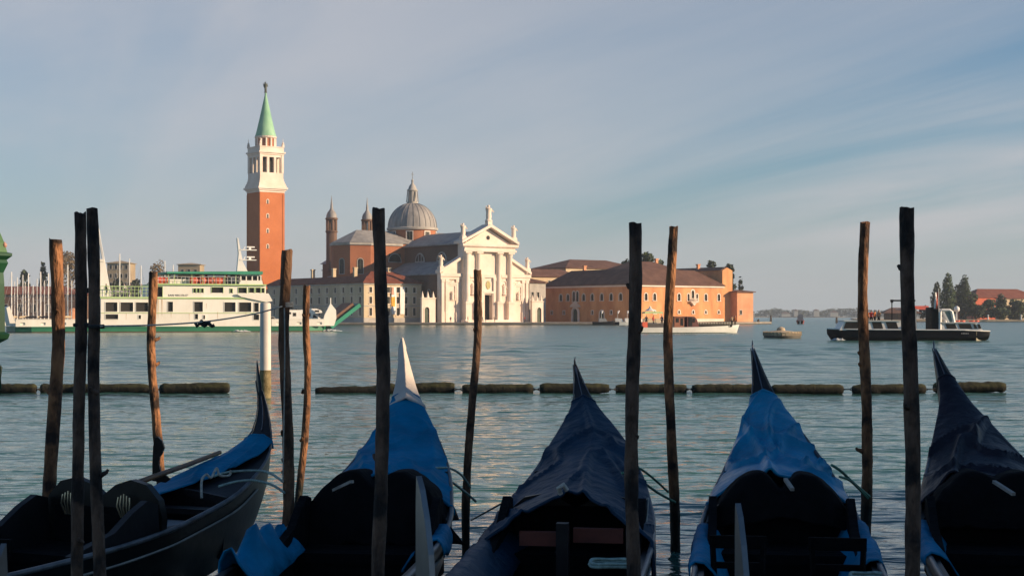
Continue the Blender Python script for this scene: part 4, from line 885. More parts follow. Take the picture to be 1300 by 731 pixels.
for i, (px, y, z, top, k) in enumerate(((159, 1.0, z2 + .41, 'white', 'passenger in white at the ferry aft rail'), (167, 1.3, z2 + .41, 'dark blue', 'passenger in dark blue at the ferry aft rail'), (181, .9, z2 + .41, 'grey', 'passenger in grey at the ferry aft rail'), (136, 1.0, z2 + .41, 'black', 'passenger in black at the ferry stern rail'), (252, 1.6, z4, 'tan', 'passenger in tan under the ferry canopy'), (264, 1.5, z4, 'red', 'passenger in red under the ferry canopy'), (290, 1.4, z4, 'orange', 'passenger in orange next to the ferry bridge'))):
    person(*on_ferry(px, y), z, R(50 * i), top, 'black', k, i % 2, 'passengers on the ferry')
# motorhome and car on the fore deck
cv = thing('motorhome', 'white motorhome with rounded cab roof parked on the ferry fore deck', 'motorhome', (*on_ferry(388, 3.0), zd), FYAW)
ux = lambda px: lx(px) - lx(388)
q = MB(); q.prism([(ux(366), .35), (ux(411), .35), (ux(413), fz(404, FD) - zd), (ux(410), fz(402, FD) - zd), (ux(404.5), fz(398, FD) - zd), (ux(415.5), fz(396.5, FD) - zd), (ux(414), fz(393.5, FD) - zd), (ux(408), fz(391.3, FD) - zd), (ux(398), fz(391.2, FD) - zd), (ux(392), fz(393, FD) - zd), (ux(366), fz(393.2, FD) - zd)], 0, 2.3, 'y'); body_ = q.build('body', WHITE, cv)
for a, b, c, d_ in ((371, 375, 396.2, 398.4), (378, 381.5, 397, 401), (396, 400, 397.5, 401.5), (406, 411, 393.6, 395.6)):
    f = MB(); f.box(ux(a) - .06, ux(b) + .06, -.03, .02, fz(d_, FD) - zd - .06, fz(c, FD) - zd + .06); w_ = f.build('window', GREY, cv); p = MB(); p.box(ux(a), ux(b), -.05, -.031, fz(d_, FD) - zd, fz(c, FD) - zd); p.build('pane', PANE, w_)
f = MB(); f.prism([(ux(403), fz(403.5, FD) - zd), (ux(404.2), fz(398.6, FD) - zd), (ux(410), fz(403.5, FD) - zd)], -.04, .02, 'y'); f.build('cab_window', PANE, cv)
for px in (374, 404):
    f = MB(); f.lathe([(.2, -.12), (.4, -.1), (.4, .1), (.2, .12)], 14); f.v = [(ux(px) + a, .1 + c, .4 + b_) for a, b_, c in f.v]; f.build('wheel', DARK, cv)
ca = thing('parked_car', 'pale grey car parked behind the motorhome on the ferry deck', 'car', (*on_ferry(350, 3.2), zd), FYAW)
q = MB(); q.prism([(-2, .35), (2, .35), (2.05, .8), (1.7, .95), (1.0, 1.0), (.4, 1.5), (-1.2, 1.52), (-1.8, 1.0), (-2.05, .9)], 0, 1.7, 'y'); q.build('body', GREY, ca)
q = MB(); q.prism([(.85, 1.0), (.33, 1.42), (-1.1, 1.44), (-1.55, 1.0)], -.02, 1.72, 'y'); q.build('window', PANE, ca)
for x in (-1.25, 1.25):
    f = MB(); f.lathe([(.15, -.1), (.33, -.1), (.33, .1), (.15, .1)], 14); f.v = [(x + a, .06 + c, .33 + b_) for a, b_, c in f.v]; f.build('wheel', DARK, ca)
# white water along the hull
def foam(x0, x1, y, seed, name, label, w_=1.0):
    r = random.Random(seed); mb = MB(); 
    for k in range(int((x1 - x0) * 26)):
        x = r.uniform(x0, x1); e = math.sin(math.pi * (x - x0) / (x1 - x0)); s = r.uniform(.04, .2); h = r.uniform(.0, .28) * e; yy = y + r.uniform(-1.1, .3) * w_ * e
        n_ = 6; mb.add([(x + s * 1.7 * math.cos(6.283 * i / n_), yy + s * math.sin(6.283 * i / n_), .05 + h * .5) for i in range(n_)] + [(x, yy, .07 + h + s * .5)], [(i, (i + 1) % n_, n_) for i in range(n_)])
    o = mb.build(name, FOAM, smooth=180); tag(o, label, 'foam', kind='stuff')
FOAM = mat('foam', (.62, .66, .66), .6, scale=3, var=.1)
foam(on_ferry(296, 0)[0], on_ferry(318, 0)[0], on_ferry(307, -.4)[1], 1, 'foam', 'white bow wash beside the ferry hull'); foam(on_ferry(404, 0)[0], on_ferry(432, 0)[0], on_ferry(418, 2.0)[1], 2, 'foam', 'white wash under the ferry ramp')

# ------------------------------------------------------------------ yachts in the basin behind the ferry
for i, (px, py, k, hw_) in enumerate(((13, 345, 'leftmost yacht, thin pale mast beside the green lantern', 1), (21, 352, 'yacht with a short pale mast, second from the left', .8), (27, 349, 'yacht mast in front of the dark round tree', .9), (34.5, 347, 'yacht with a bright straight mast right of the round tree', 1.1), (41, 362, 'yacht with the shortest mast of the basin', .8), (49.5, 345, 'yacht with a thick bright mast left of the orange-topped post', 1.3), (60, 347, 'yacht mast touching the orange-topped post on its left', 1), (78.8, 341, 'yacht mast just right of the orange-topped post', 1), (84, 336, 'tallest yacht mast between the orange-topped post and the dark pair', 1.2), (150.5, 322, 'tall yacht mast over the ferry stern deck, in front of the tan block', 1.1), (163.5, 328, 'yacht mast right edge of the tan block', 1), (177, 337, 'short yacht mast between tan block and half-bare tree', 1), (17, 357, 'yacht with a thin low mast near the green lantern', .6), (31, 358, 'yacht with a low mast under the dark round tree', .7), (45, 354, 'yacht with a thin mast left of the thick bright one', .7), (55, 356, 'yacht with a low thin mast under the dark conifer', .7), (65, 352, 'yacht mast partly behind the orange-topped post', .8), (89, 356, 'yacht with a low mast left of the dark pair of posts', .8), (208, 331, 'yacht mast left of the ferry canopy', .9), (219, 336, 'yacht mast over the ferry canopy corner', .8))):
    d = 395 + (i * 7) % 19; y = thing('yacht', k, 'yacht', (fx(px, d), d, 0), R(70 + 15 * math.sin(i * 2.1)), 'yachts in the basin')
    q = MB(); st_ = [(-4.6, .9, .9), (-3, 1.25, .9), (0, 1.5, .95), (2.5, 1.1, 1.1), (4.4, .25, 1.3), (4.9, .02, 1.4)]
    q.grid([[(x, -b, z), (x, -b * .8, .1), (x, 0, -.4), (x, b * .8, .1), (x, b, z), (x, 0, z + .08), (x, -b, z)] for x, b, z in st_]); q.build('hull', WHITE, y, smooth=50)
    q = MB(); q.prism([(-2.6, .9), (1.8, 1.0), (1.2, 1.6), (-2.2, 1.5)], -.8, .8, 'y'); q.build('cabin', WHITE, y)
    zt = fz(py, d); q = MB(); q.tube([(.5, 0, .8), (.5, 0, zt)], [.17 * hw_, .13 * hw_], 8); q.bar((.5, -.9, zt * .55), (.5, .9, zt * .55), .06); m_ = q.build('mast', WHITE, y)
    q = MB(); q.tube([(.5, 0, zt - .3), (4.7, 0, 1.4)], .035, 4); q.tube([(.5, 0, zt - .1), (-4.5, 0, 1.0)], .035, 4); q.build('stay', GREY, m_)
    q = MB(); q.tube([(.4, 0, 2.1), (-3.4, 0, 2.1)], [.1, .1], 6); q.tube([(.3, 0, 2.28), (-1.5, 0, 2.32), (-3.2, 0, 2.24)], [.2, .2, .1], 8); q.build('boom', CREAM if i % 2 else NAVY, y)
# small marina shed tarp seen by the dark posts
t = thing('buoy_tank', 'pinkish rounded tank beside the yacht masts, left of the dark pair of posts', 'tank', (fx(93, 418), 418, 0))
q = MB(); q.lathe([(.01, -.4), (2.2, -.4), (2.5, 1), (2.4, 2.6), (1.8, 3.9), (.8, 4.5), (.01, 4.7)], 20); q.build('shell', ORANGE_OLD, t, smooth=60)

# ------------------------------------------------------------------ launch (police boat), right
LD = 153.0
def ax_(px): return (px - 1157.0) * LD / FPX
pb = thing('launch', 'long dark navy launch with white cabins and a red and white flag', 'boat', (fx(1157, LD), LD, 0))
W_ = 3.9
sec = [(1055, .1, 417.6, 424), (1062, .9, 417.8, 433), (1075, 1.5, 418.2, 437), (1110, 1.9, 418.6, 438), (1170, 1.95, 419, 438), (1225, 1.95, 419.3, 438), (1245, 1.7, 420.2, 436), (1260, 1.15, 420.6, 431)]
q = MB(); q.grid([[(ax_(p), W_ / 2 - b, fz(t_, LD)), (ax_(p), W_ / 2 - b * .93, (fz(t_, LD) + fz(b_, LD)) / 2), (ax_(p), W_ / 2 - b * .5, fz(b_, LD)), (ax_(p), W_ / 2 + b * .5, fz(b_, LD)), (ax_(p), W_ / 2 + b * .93, (fz(t_, LD) + fz(b_, LD)) / 2), (ax_(p), W_ / 2 + b, fz(t_, LD)), (ax_(p), W_ / 2, fz(t_, LD) + .06), (ax_(p), W_ / 2 - b, fz(t_, LD))] for p, b, t_, b_ in sec]); lh = q.build('hull', NAVY, pb, smooth=30)
q = MB(); q.add([(ax_(1240.5), W_ / 2 - 1.8, fz(419.8, LD)), (ax_(1261), W_ / 2 - .7, fz(420.2, LD)), (ax_(1257), W_ / 2 - .45, fz(433.5, LD)), (ax_(1241), W_ / 2 - 1.5, fz(434, LD)), (ax_(1240.5), W_ / 2 + 1.8, fz(419.8, LD)), (ax_(1261), W_ / 2 + .7, fz(420.2, LD)), (ax_(1257), W_ / 2 + .45, fz(433.5, LD)), (ax_(1241), W_ / 2 + 1.5, fz(434, LD))], [(0, 3, 2, 1), (4, 5, 6, 7), (1, 2, 6, 5), (0, 1, 5, 4), (3, 7, 6, 2), (0, 4, 7, 3)]); q.build('bow_flare', mat('dull_olive_paint', (.36, .34, .26), .6), lh)
q = MB(); q.tube([(ax_(p), W_ / 2 - b - .03, fz(t_ - .3, LD)) for p, b, t_, b_ in sec], .06, 6); q.build('rubbing_rail', WHITE, lh)
q = MB()
for k, x in enumerate((1220.5, 1222.6, 1224.4, 1226.3, 1228.4)): q.box(ax_(x), ax_(x + 1.1), -.03, .02, fz(424, LD), fz(422.4, LD))
q.build('hull_lettering', GREY, lh)
def cabin(px0, px1, top, wins_, name, slope0=6, slope1=3, roof_over=1.5):
    q = MB(); b = 419.2; q.prism([(ax_(px0), fz(b, LD)), (ax_(px1), fz(b, LD)), (ax_(px1 - slope1), fz(top, LD)), (ax_(px0 + slope0), fz(top, LD))], .45, W_ - .45, 'y')
    q.box(ax_(px0 + slope0 - roof_over), ax_(px1 - slope1 + roof_over), .3, W_ - .3, fz(top, LD), fz(top - .9, LD)); c = q.build(name, WHITE, pb)
    for x0, x1, sl in wins_:
        f = MB(); f.prism([(ax_(x0), fz(417, LD)), (ax_(x1), fz(417, LD)), (ax_(x1 - sl), fz(top + 1.2, LD)), (ax_(x0 - sl), fz(top + 1.2, LD))], .41, .46, 'y'); f.build('window', PANE, c)
    return c
cabin(1067, 1146, 407.6, ((1072, 1090, -3), (1110.5, 1122.5, 2.5), (1128.5, 1142, 2.8)), 'aft_cabin', 7, 1)
cabin(1196, 1250, 409.8, ((1204, 1216.5, 2.5), (1220.5, 1236, 2.5)), 'fore_cabin', 2, 9)
for x in (1238.6, 1244):
    f = MB(); f.prism([(ax_(x), fz(416.8, LD)), (ax_(x + 3.4), fz(416.8, LD)), (ax_(x + 1.2), fz(411.4, LD)), (ax_(x - 1.4), fz(411.4, LD))], .36, .44, 'y'); f.build('window', PANE, pb)
q = MB()
fr_ = [(1195, 419), (1195.4, 396), (1197, 393.6), (1207, 393.6), (1210, 395.5), (1213, 409.5)]
for y in (.5, W_ - .5): q.tube([(ax_(a), y, fz(b, LD)) for a, b in fr_], .17, 6)
q.bar((ax_(1196), .5, fz(393.7, LD)), (ax_(1196), W_ - .5, fz(393.7, LD)), .2); q.bar((ax_(1208), .5, fz(393.7, LD)), (ax_(1208), W_ - .5, fz(393.7, LD)), .2); q.bar((ax_(1199), .5, fz(395.5, LD)), (ax_(1206), .5, fz(409, LD)), .2)
ws = q.build('windscreen_frame', WHITE, pb)
q = MB(); q.add([(ax_(1199.5), .52, fz(395.3, LD)), (ax_(1208), .52, fz(395.3, LD)), (ax_(1211.5), .52, fz(409, LD)), (ax_(1207), .52, fz(409, LD))], [(0, 1, 2, 3)]); q.build('pane', mat('sea_glass', (.12, .2, .2), .1), ws)
q = MB(); q.box(ax_(1183), ax_(1194), .5, W_ - 1.6, fz(419.2, LD), fz(390, LD)); q.box(ax_(1182.4), ax_(1194.6), .4, W_ - 1.5, fz(405.6, LD), fz(404.8, LD)); q.build('wheelhouse', mat('smoked_screen', (.010, .012, .013), .6, spec=.12), pb)
q = MB(); q.box(ax_(1147), ax_(1165), .3, .42, fz(419, LD), fz(414, LD)); 
for x in (1150, 1164): q.bar((ax_(x), .5, fz(419, LD)), (ax_(x), .5, fz(393, LD)), .14)
q.box(ax_(1148), ax_(1166), .3, W_ - .3, fz(393, LD), fz(392, LD)); q.build('shelter', GREY, pb)
q = MB(); q.bar((ax_(1137), 1.5, fz(407, LD)), (ax_(1137), 1.5, fz(382, LD)), .09); q.bar((ax_(1135), 1.5, fz(381.3, LD)), (ax_(1167), 1.5, fz(381.3, LD)), .16); q.box(ax_(1135.5), ax_(1138.5), 1.4, 1.6, fz(384, LD), fz(380, LD)); q.build('radar_mast', NAVY, pb)
q = MB(); q.bar((ax_(1193.5), .4, fz(405, LD)), (ax_(1193), .4, fz(366.5, LD)), .06); fp = q.build('flag_pole', WHITE, pb)
q = MB(); q.grid([[(ax_(1193.1) - .03 - .08 * i - .03 * j, .4 + .08 * math.sin(j * 1.3 + i), fz(371 + 5.2 * j, LD)) for i in range(5)] for j in range(5)]); q.m = [0 if k % 4 > 1 else 1 for k in range(16)]; q.build('flag', [WHITE, RED], fp, solid=.02)
q = MB(); q.lathe([(.01, 0), (.2, .04), (.3, .2), (.28, .45), (.1, .6), (.01, .62)], 12, (ax_(1222), 2, fz(396, LD))); q.bar((ax_(1222), 2, fz(410, LD)), (ax_(1222), 2, fz(396, LD)), .1); q.build('radar_dome', WHITE, pb, smooth=50)
for px in (1213, 1219, 1225, 1238, 1243):
    f = MB(); f.tube([(ax_(px) + .26 * math.cos(a), 1.0 + .26 * math.sin(a), fz(407.6, LD)) for a in [6.283 * k / 12 for k in range(13)]], .09, 6); f.build('life_ring', RED, pb, smooth=60)
for i, (px, y, top, k) in enumerate(((1159, 1.6, 'white', 'crew member in a white shirt standing amidships on the launch'), (1168, 2.2, 'black', 'crew member in black beside the launch wheelhouse'), (1112, 3.75, 'orange', 'passenger in orange behind the launch aft cabin, leftmost'), (1117, 3.7, 'red', 'passenger in red behind the launch aft cabin'), (1122, 3.75, 'orange', 'passenger in orange behind the launch aft cabin, middle'), (1127, 3.7, 'tan', 'passenger in tan behind the launch aft cabin, rightmost'))):
    person(pb.location.x + ax_(px), LD + y, fz(419, LD) + (.35 if i > 1 else .05), R(60 * i), top, 'black', k, 0, 'people aboard the launch')
foam(fx(1060, LD), fx(1075, LD), LD + 1, 5, 'foam', 'thin wash at the launch stern', .6)
# mooring float
mf = thing('mooring_float', 'round weathered mooring float with sunlit planking', 'float', (fx(993, 173), 173, 0))
q = MB(); q.lathe([(2.0, -.4), (2.08, -.2), (2.08, .28)], 28); q.build('hull', QUAY_WET, mf, smooth=30)
q = MB()
for k in range(30):
    a = 2 * math.pi * k / 30; q.bar((2.0 * math.cos(a), 2.0 * math.sin(a), .26), (2.0 * math.cos(a), 2.0 * math.sin(a), .72 + .05 * math.sin(k * 2.2)), .36, .12)
q.lathe([(2.05, .55), (2.1, .6), (2.05, .68)], 28); q.build('planking', SAND, mf)
q = MB(); q.lathe([(1.95, .6), (1.2, .78), (.5, .85), (.45, 1.1), (.2, 1.25), (.01, 1.27)], 20, (-.15, 0, 0)); q.build('deck', SAND, mf, smooth=30)
# lighter
HD = 222.0
HYAW = R(18)
def hx(px): return HD * (px - 876.0) / FPX / (math.cos(HYAW) - (px - 650.0) / FPX * math.sin(HYAW))
lt = thing('barge', 'long open barge with white hull, wooden cabin and dark railings', 'barge', (fx(876, HD), HD, 0), HYAW)
sec = [(806, .9, 415.2), (809, 1.5, 415.4), (830, 1.8, 415.6), (880, 1.8, 415.2), (920, 1.6, 413.8), (938, .8, 412.6), (945.5, .03, 412)]
q = MB(); q.grid([[(hx(p), 1.8 - b, fz(t_, HD)), (hx(p - (3 if p > 930 else 0)), 1.8 - b * .9, .1), (hx(p - (5 if p > 930 else 0)), 1.8, -.5), (hx(p - (3 if p > 930 else 0)), 1.8 + b * .9, .1), (hx(p), 1.8 + b, fz(t_, HD)), (hx(p), 1.8 + b * .9, fz(t_, HD) - .1), (hx(p), 1.8 - b * .9, fz(t_, HD) - .1), (hx(p), 1.8 - b, fz(t_, HD))] for p, b, t_ in sec]); q.build('hull', WHITE, lt, smooth=30)
q = MB(); q.box(hx(858), hx(870.5), .5, 3.1, fz(415.4, HD), fz(402.6, HD)); q.box(hx(857), hx(871.5), .35, 3.25, fz(402.6, HD), fz(401.4, HD)); wc = q.build('wooden_cabin', mat('varnished_wood', (.24, .09, .05), .5, scale=2), lt)
q = MB(); q.box(hx(860), hx(863.5), .46, .52, fz(409, HD), fz(404, HD)); q.box(hx(866), hx(869), .46, .52, fz(413, HD), fz(404, HD)); q.build('window', PANE, wc)
q = MB(); q.prism([(hx(874.5), fz(415.2, HD)), (hx(889.5), fz(414.8, HD)), (hx(886.5), fz(405, HD)), (hx(883), fz(401.6, HD)), (hx(874.5), fz(401.6, HD))], .5, 3.1, 'y'); wh_ = q.build('wheelhouse', mat('dark_red_wood', (.12, .035, .03), .5, scale=2), lt)
q = MB(); q.box(hx(876), hx(880.5), .45, .52, fz(414, HD), fz(402.6, HD)); q.box(hx(881.5), hx(884), .45, .52, fz(409, HD), fz(404, HD)); q.build('window', PANE, wh_)
q = MB(); q.box(hx(817), hx(823.5), .4, 1.6, fz(415.4, HD), fz(408.6, HD)); q.build('red_locker', RED, lt)
q = MB(); q.box(hx(824), hx(857), .5, 3.0, fz(415.5, HD), fz(410.5, HD)); q.build('cargo_cover', mat('dull_tarpaulin', (.07, .065, .065), .8), lt)
q = MB()
for z in (409.3, 411.5): q.bar((hx(889), .5, fz(z, HD)), (hx(932), .5, fz(z - 1, HD)), .07); q.bar((hx(889), 3, fz(z, HD)), (hx(932), 2.8, fz(z - 1, HD)), .07)
for k in range(13): q.bar((hx(890 + 3.4 * k), .5, fz(415, HD)), (hx(890 + 3.4 * k), .5, fz(409.2 - .07 * k, HD)), .06)
q.box(hx(889), hx(932), .6, 2.9, fz(415, HD), fz(412.2, HD)); q.build('railing', DARK, lt)
for i, (px, top, k) in enumerate(((826, 'black', 'deckhand in black at the stern of the barge'), (835, 'red', 'deckhand in red on the barge cargo cover'), (846, 'dark blue', 'deckhand in dark blue left of the barge cabin'), (936, 'tan', 'deckhand in tan at the bow of the barge'), (940, 'orange', 'deckhand in orange at the very bow of the barge'))):
    yy = 1.6 if px < 930 else 1.75
    person(fx(876, HD) + hx(px) * math.cos(HYAW) - yy * math.sin(HYAW), HD + hx(px) * math.sin(HYAW) + yy * math.cos(HYAW), fz(415.4 if px > 900 else 414.9, HD), R(70 * i), top, 'black', k, i % 2, 'crew of the barge')
# cafe canopy, parasol and boats at the monastery quay
cn_ = thing('canopy_stall', 'yellow-green canopy stall on the quay below the monastery windows', 'stall', (fx(828, 428), 427.2, G0), R(20))
q = MB(); q.prism([(-2.9, 2.5), (2.9, 2.5), (2.6, 3.0), (-2.6, 3.0)], -1, 1, 'y'); q.build('canopy', GREEN_PALE, cn_)
for x in (-2.7, 2.7):
    for y in (-.9, .9):
        f = MB(); f.bar((x, y, 0), (x, y, 2.5), .08); f.build('post', WHITE, cn_)
q = MB(); q.box(-2.6, 2.6, .2, .8, 0, 1.1); q.build('counter', CREAM, cn_)
pr = thing('parasol', 'white parasol standing behind the canopy stall', 'parasol', (fx(825, 430), 429.2, G0))
q = MB(); q.bar((0, 0, 0), (0, 0, 4.2), .08); q.build('pole', WHITE, pr); q = MB(); q.lathe([(1.6, 3.2), (1.55, 3.3), (.05, 4.2)], 10); q.lathe([(.5, 4.1), (.05, 4.6)], 10); q.build('canopy', WHITE, pr)
for i, (px, c, k) in enumerate(((787, NAVY, 'dark motorboat moored at the quay, white gear on deck, left of the dark post'), (766, NAVY, 'second dark motorboat moored below the shaded monastery wall'), (799, WHITE, 'white motorboat moored right beside the dark post'))):
    b = thing('motorboat', k, 'motorboat', (fx(px, 418), 418 - (i % 2) * 1.2, 0), R(4 * i))
    q = MB(); st_ = [(-3, 1.0, .9), (-1, 1.15, .85), (1.5, .9, 1.0), (2.8, .3, 1.2), (3.2, .02, 1.3)]
    q.grid([[(x, -w_, z), (x, -w_ * .8, 0), (x, 0, -.3), (x, w_ * .8, 0), (x, w_, z), (x, 0, z + .05), (x, -w_, z)] for x, w_, z in st_]); q.build('hull', c, b, smooth=40)
    q = MB(); q.prism([(-1.4, .8), (1.0, .9), (.5, 1.8), (-1.3, 1.9)], -.7, .7, 'y'); q.build('cabin', WHITE if i != 1 else GREY, b)
    q = MB(); q.bar((-.6, 0, 1.8), (-.6, 0, 4.0), .08); q.bar((-.6, -.4, 3.2), (-.2, .4, 3.9), .25); q.build('mast', WHITE, b)
# channel posts and the red boat
for i, (px, pt, pb_, k) in enumerate(((962.5, 405, 411.5, 'dark channel post just right of the orange outbuilding'), (978.5, 400, 408.5, 'slim channel post above the mooring float'), (1062, 402.5, 410, 'dark channel post above the launch stern'))):
    d = CAM_H * FPX / (pb_ - 401); t = MB()
    for a in range(3): t.tube([(.45 * math.cos(a * 2.1), .45 * math.sin(a * 2.1), -1), (.1 * math.cos(a * 2.1), .1 * math.sin(a * 2.1), fz(pt, d) - .12 * a)], .2, 7)
    o = t.build('channel_post', TRUNK); o.location = (fx(px, d), d, 0); tag(o, k, 'post', 'channel posts in the lagoon')
rb = thing('tug', 'small red-hulled boat with white cabin coming across the lagoon', 'boat', (fx(1016, 480), 480, 0), R(80))
q = MB(); st_ = [(-4, .9, 1.0), (-1, 1.3, 1.0), (2.5, 1.0, 1.3), (4, .1, 1.7)]
q.grid([[(x, -w_, z), (x, -w_ * .8, 0), (x, 0, -.4), (x, w_ * .8, 0), (x, w_, z), (x, 0, z + .05), (x, -w_, z)] for x, w_, z in st_]); q.build('hull', mat('dull_red_hull', (.22, .05, .05), .6), rb)
q = MB(); q.box(-2.4, 1.2, -.9, .9, 1, 2.6); q.box(-1.2, .8, -.7, .7, 2.6, 3.1); q.build('cabin', GREY, rb)

# ------------------------------------------------------------------ the palace behind the camera that shades the moorings, and the quay it stands on
land('near_quay', [(-160, -9), (8, -9), (20, -1), (90, 27.3), (260, 60), (260, -140), (-160, -140)], 0.9, QUAY, wet=.2)
land('landing_step', [(-3, 1.2), (3, 1.2), (3, -9.5), (-3, -9.5)], 0.86, QUAY)
pl = thing('palace', 'long stone palace on the near quay to the right of the viewer', 'palace', (15.5, -7.1, 0), R(22))
q = MB(); PLEN = 66; aw_ = [(2 + 4 * k, 4.6 + 4 * k, .9, 5.2) for k in range(16)]; ww_ = [(2.6 + 4 * k, 4.0 + 4 * k, 7.5, 11.0) for k in range(16)]
wall(q, (PLEN, 0, 0), (-1, 0, 0), (0, 1, 0), PLEN, .9, 17.2, aw_ + ww_, .6); wall(q, (0, -14, 0), (1, 0, 0), (0, -1, 0), PLEN, .9, 17.2); wall(q, (0, -14, 0), *LF, 14, .9, 17.2); wall(q, (PLEN, -14, 0), (0, 1, 0), (1, 0, 0), 14, .9, 17.2)
q.box(-.3, PLEN + .3, -14.3, .4, 17.2, 17.6); q.build('wall', STONE_DIM, pl)
q = MB(); hip_roof(q, 0, PLEN, -14, 0, 17.85, 19.2, .1); q.build('roof', ROOF, pl)
# ------------------------------------------------------------------ foreground materials
def wood_mat(name, c1, c2, wet=True):
    m = mat(name, c1, 0.85, scale=2.2, col2=c2, stretch=(4, 4, 1.3), bump=1.0, bscale=6, detail=10, contrast=(.38, .60))
    t = m.node_tree; b = t.nodes['Principled BSDF']; rp = [n for n in t.nodes if n.type == 'VALTORGB'][0]
    # weathered grey bark patches and the dark tide line of the lagoon
    nz = t.nodes.new('ShaderNodeTexNoise'); nz.inputs['Scale'].default_value = 2.6; nz.inputs['Detail'].default_value = 6; t.links.new(t.nodes['Texture Coordinate'].outputs['Object'], nz.inputs['Vector'])
    r2 = t.nodes.new('ShaderNodeMapRange'); r2.inputs[1].default_value = .52; r2.inputs[2].default_value = .6; t.links.new(nz.outputs[0], r2.inputs[0])
    mx = t.nodes.new('ShaderNodeMix'); mx.data_type = 'RGBA'; t.links.new(r2.outputs[0], mx.inputs['Factor']); t.links.new(rp.outputs[0], mx.inputs['A']); mx.inputs['B'].default_value = (c1[0] * .35, c1[1] * .4, c1[2] * .5, 1)
    sp = t.nodes.new('ShaderNodeSeparateXYZ'); t.links.new(t.nodes['Texture Coordinate'].outputs['Object'], sp.inputs[0])
    ad = t.nodes.new('ShaderNodeMath'); ad.operation = 'ADD'; sc_ = t.nodes.new('ShaderNodeMath'); sc_.operation = 'MULTIPLY'; sc_.inputs[1].default_value = .35; t.links.new(nz.outputs[0], sc_.inputs[0]); t.links.new(sp.outputs[2], ad.inputs[0]); t.links.new(sc_.outputs[0], ad.inputs[1])
    r3 = t.nodes.new('ShaderNodeMapRange'); r3.inputs[1].default_value = .75; r3.inputs[2].default_value = .55; t.links.new(ad.outputs[0], r3.inputs[0])
    m2 = t.nodes.new('ShaderNodeMix'); m2.data_type = 'RGBA'; t.links.new(r3.outputs[0], m2.inputs['Factor']); t.links.new(mx.outputs['Result'], m2.inputs['A']); m2.inputs['B'].default_value = (.012, .013, .009, 1)
    t.links.new(m2.outputs['Result'], b.inputs['Base Color'])
    return m
WOOD = [wood_mat('brown_post_wood', (.07, .030, .014), (.36, .165, .072)), wood_mat('shaded_post_wood', (.036, .022, .015), (.16, .098, .066)), wood_mat('grey_brown_post_wood', (.07, .035, .018), (.22, .12, .066))]  # the second wood has the near posts' shade put into its colour
LOG = mat('mossy_log', (.010, .012, .006), .9, scale=2.2, col2=(.048, .050, .017), bump=.6, bscale=9, contrast=(.4, .6))
_t = LOG.node_tree; _b = _t.nodes['Principled BSDF']; _src = _b.inputs['Base Color'].links[0].from_socket
_sp = _t.nodes.new('ShaderNodeSeparateXYZ'); _t.links.new(_t.nodes['Texture Coordinate'].outputs['Object'], _sp.inputs[0])
_mr = _t.nodes.new('ShaderNodeMapRange'); _mr.inputs[1].default_value = .16; _mr.inputs[2].default_value = .24; _t.links.new(_sp.outputs[2], _mr.inputs[0])
_mx = _t.nodes.new('ShaderNodeMix'); _mx.data_type = 'RGBA'; _t.links.new(_mr.outputs[0], _mx.inputs['Factor']); _mx.inputs['A'].default_value = (.008, .008, .005, 1); _t.links.new(_src, _mx.inputs['B']); _t.links.new(_mx.outputs['Result'], _b.inputs['Base Color'])
BLACKP = mat('black_gloss_paint', (.006, .006, .006), .36, scale=1.5, var=.3, bump=.08, bscale=6, spec=.3)
DECK = mat('worn_black_deck', (.010, .010, .012), .45, scale=2.5, var=.35, bump=.1, bscale=12, spec=.28)
SATIN = mat('scuffed_rail', (.04, .042, .046), .38, scale=5, col2=(.13, .13, .14), stretch=(1, 1, 1))
IRON = mat('polished_iron', (.24, .245, .245), .42, scale=4, var=.15, metal=.9)
IRON_DARK = mat('dark_iron', (.16, .16, .17), .25, scale=4, var=.2, metal=.9)
BRASS = mat('brass', (.5, .45, .34), .3, scale=5, var=.15, metal=.9)
def cloth_mat(name, c, rough=.6, var=.22, spec=.2):
    return mat(name, c, rough, var, scale=2.4, bump=.6, bscale=8, spec=spec)
BLUE = cloth_mat('bright_blue_tarp', (.001, .175, .34), .6, spec=.08); NAVYC = cloth_mat('navy_tarp', (.005, .028, .060), .5); PURPLE = cloth_mat('black_purple_tarp', (.012, .011, .020), .45); BLACKC = cloth_mat('black_canvas', (.005, .005, .006), .85, spec=.08); WHITEC = cloth_mat('offwhite_canvas', (.60, .54, .48), .75, .1)
REDW = mat('red_brown_board', (.12, .025, .015), .5, scale=4, var=.3)
PALEW = mat('pale_worn_board', (.28, .26, .23), .7, scale=4, var=.25)
ROPE_G = mat('green_rope', (.06, .24, .17), .7, scale=30, var=.4); ROPE_P = mat('pale_teal_rope', (.25, .36, .33), .7, scale=30, var=.3); ROPE_W = mat('worn_white_rope', (.42, .41, .36), .8, scale=30, var=.3); ROPE_D = mat('dark_rope', (.04, .04, .038), .8, scale=30, var=.3)
LAMPG = mat('green_lantern_paint', (.012, .06, .028), .4, scale=3, var=.25); LAMPR = mat('verdigris_roof', (.035, .12, .035), .5, scale=3, var=.3)

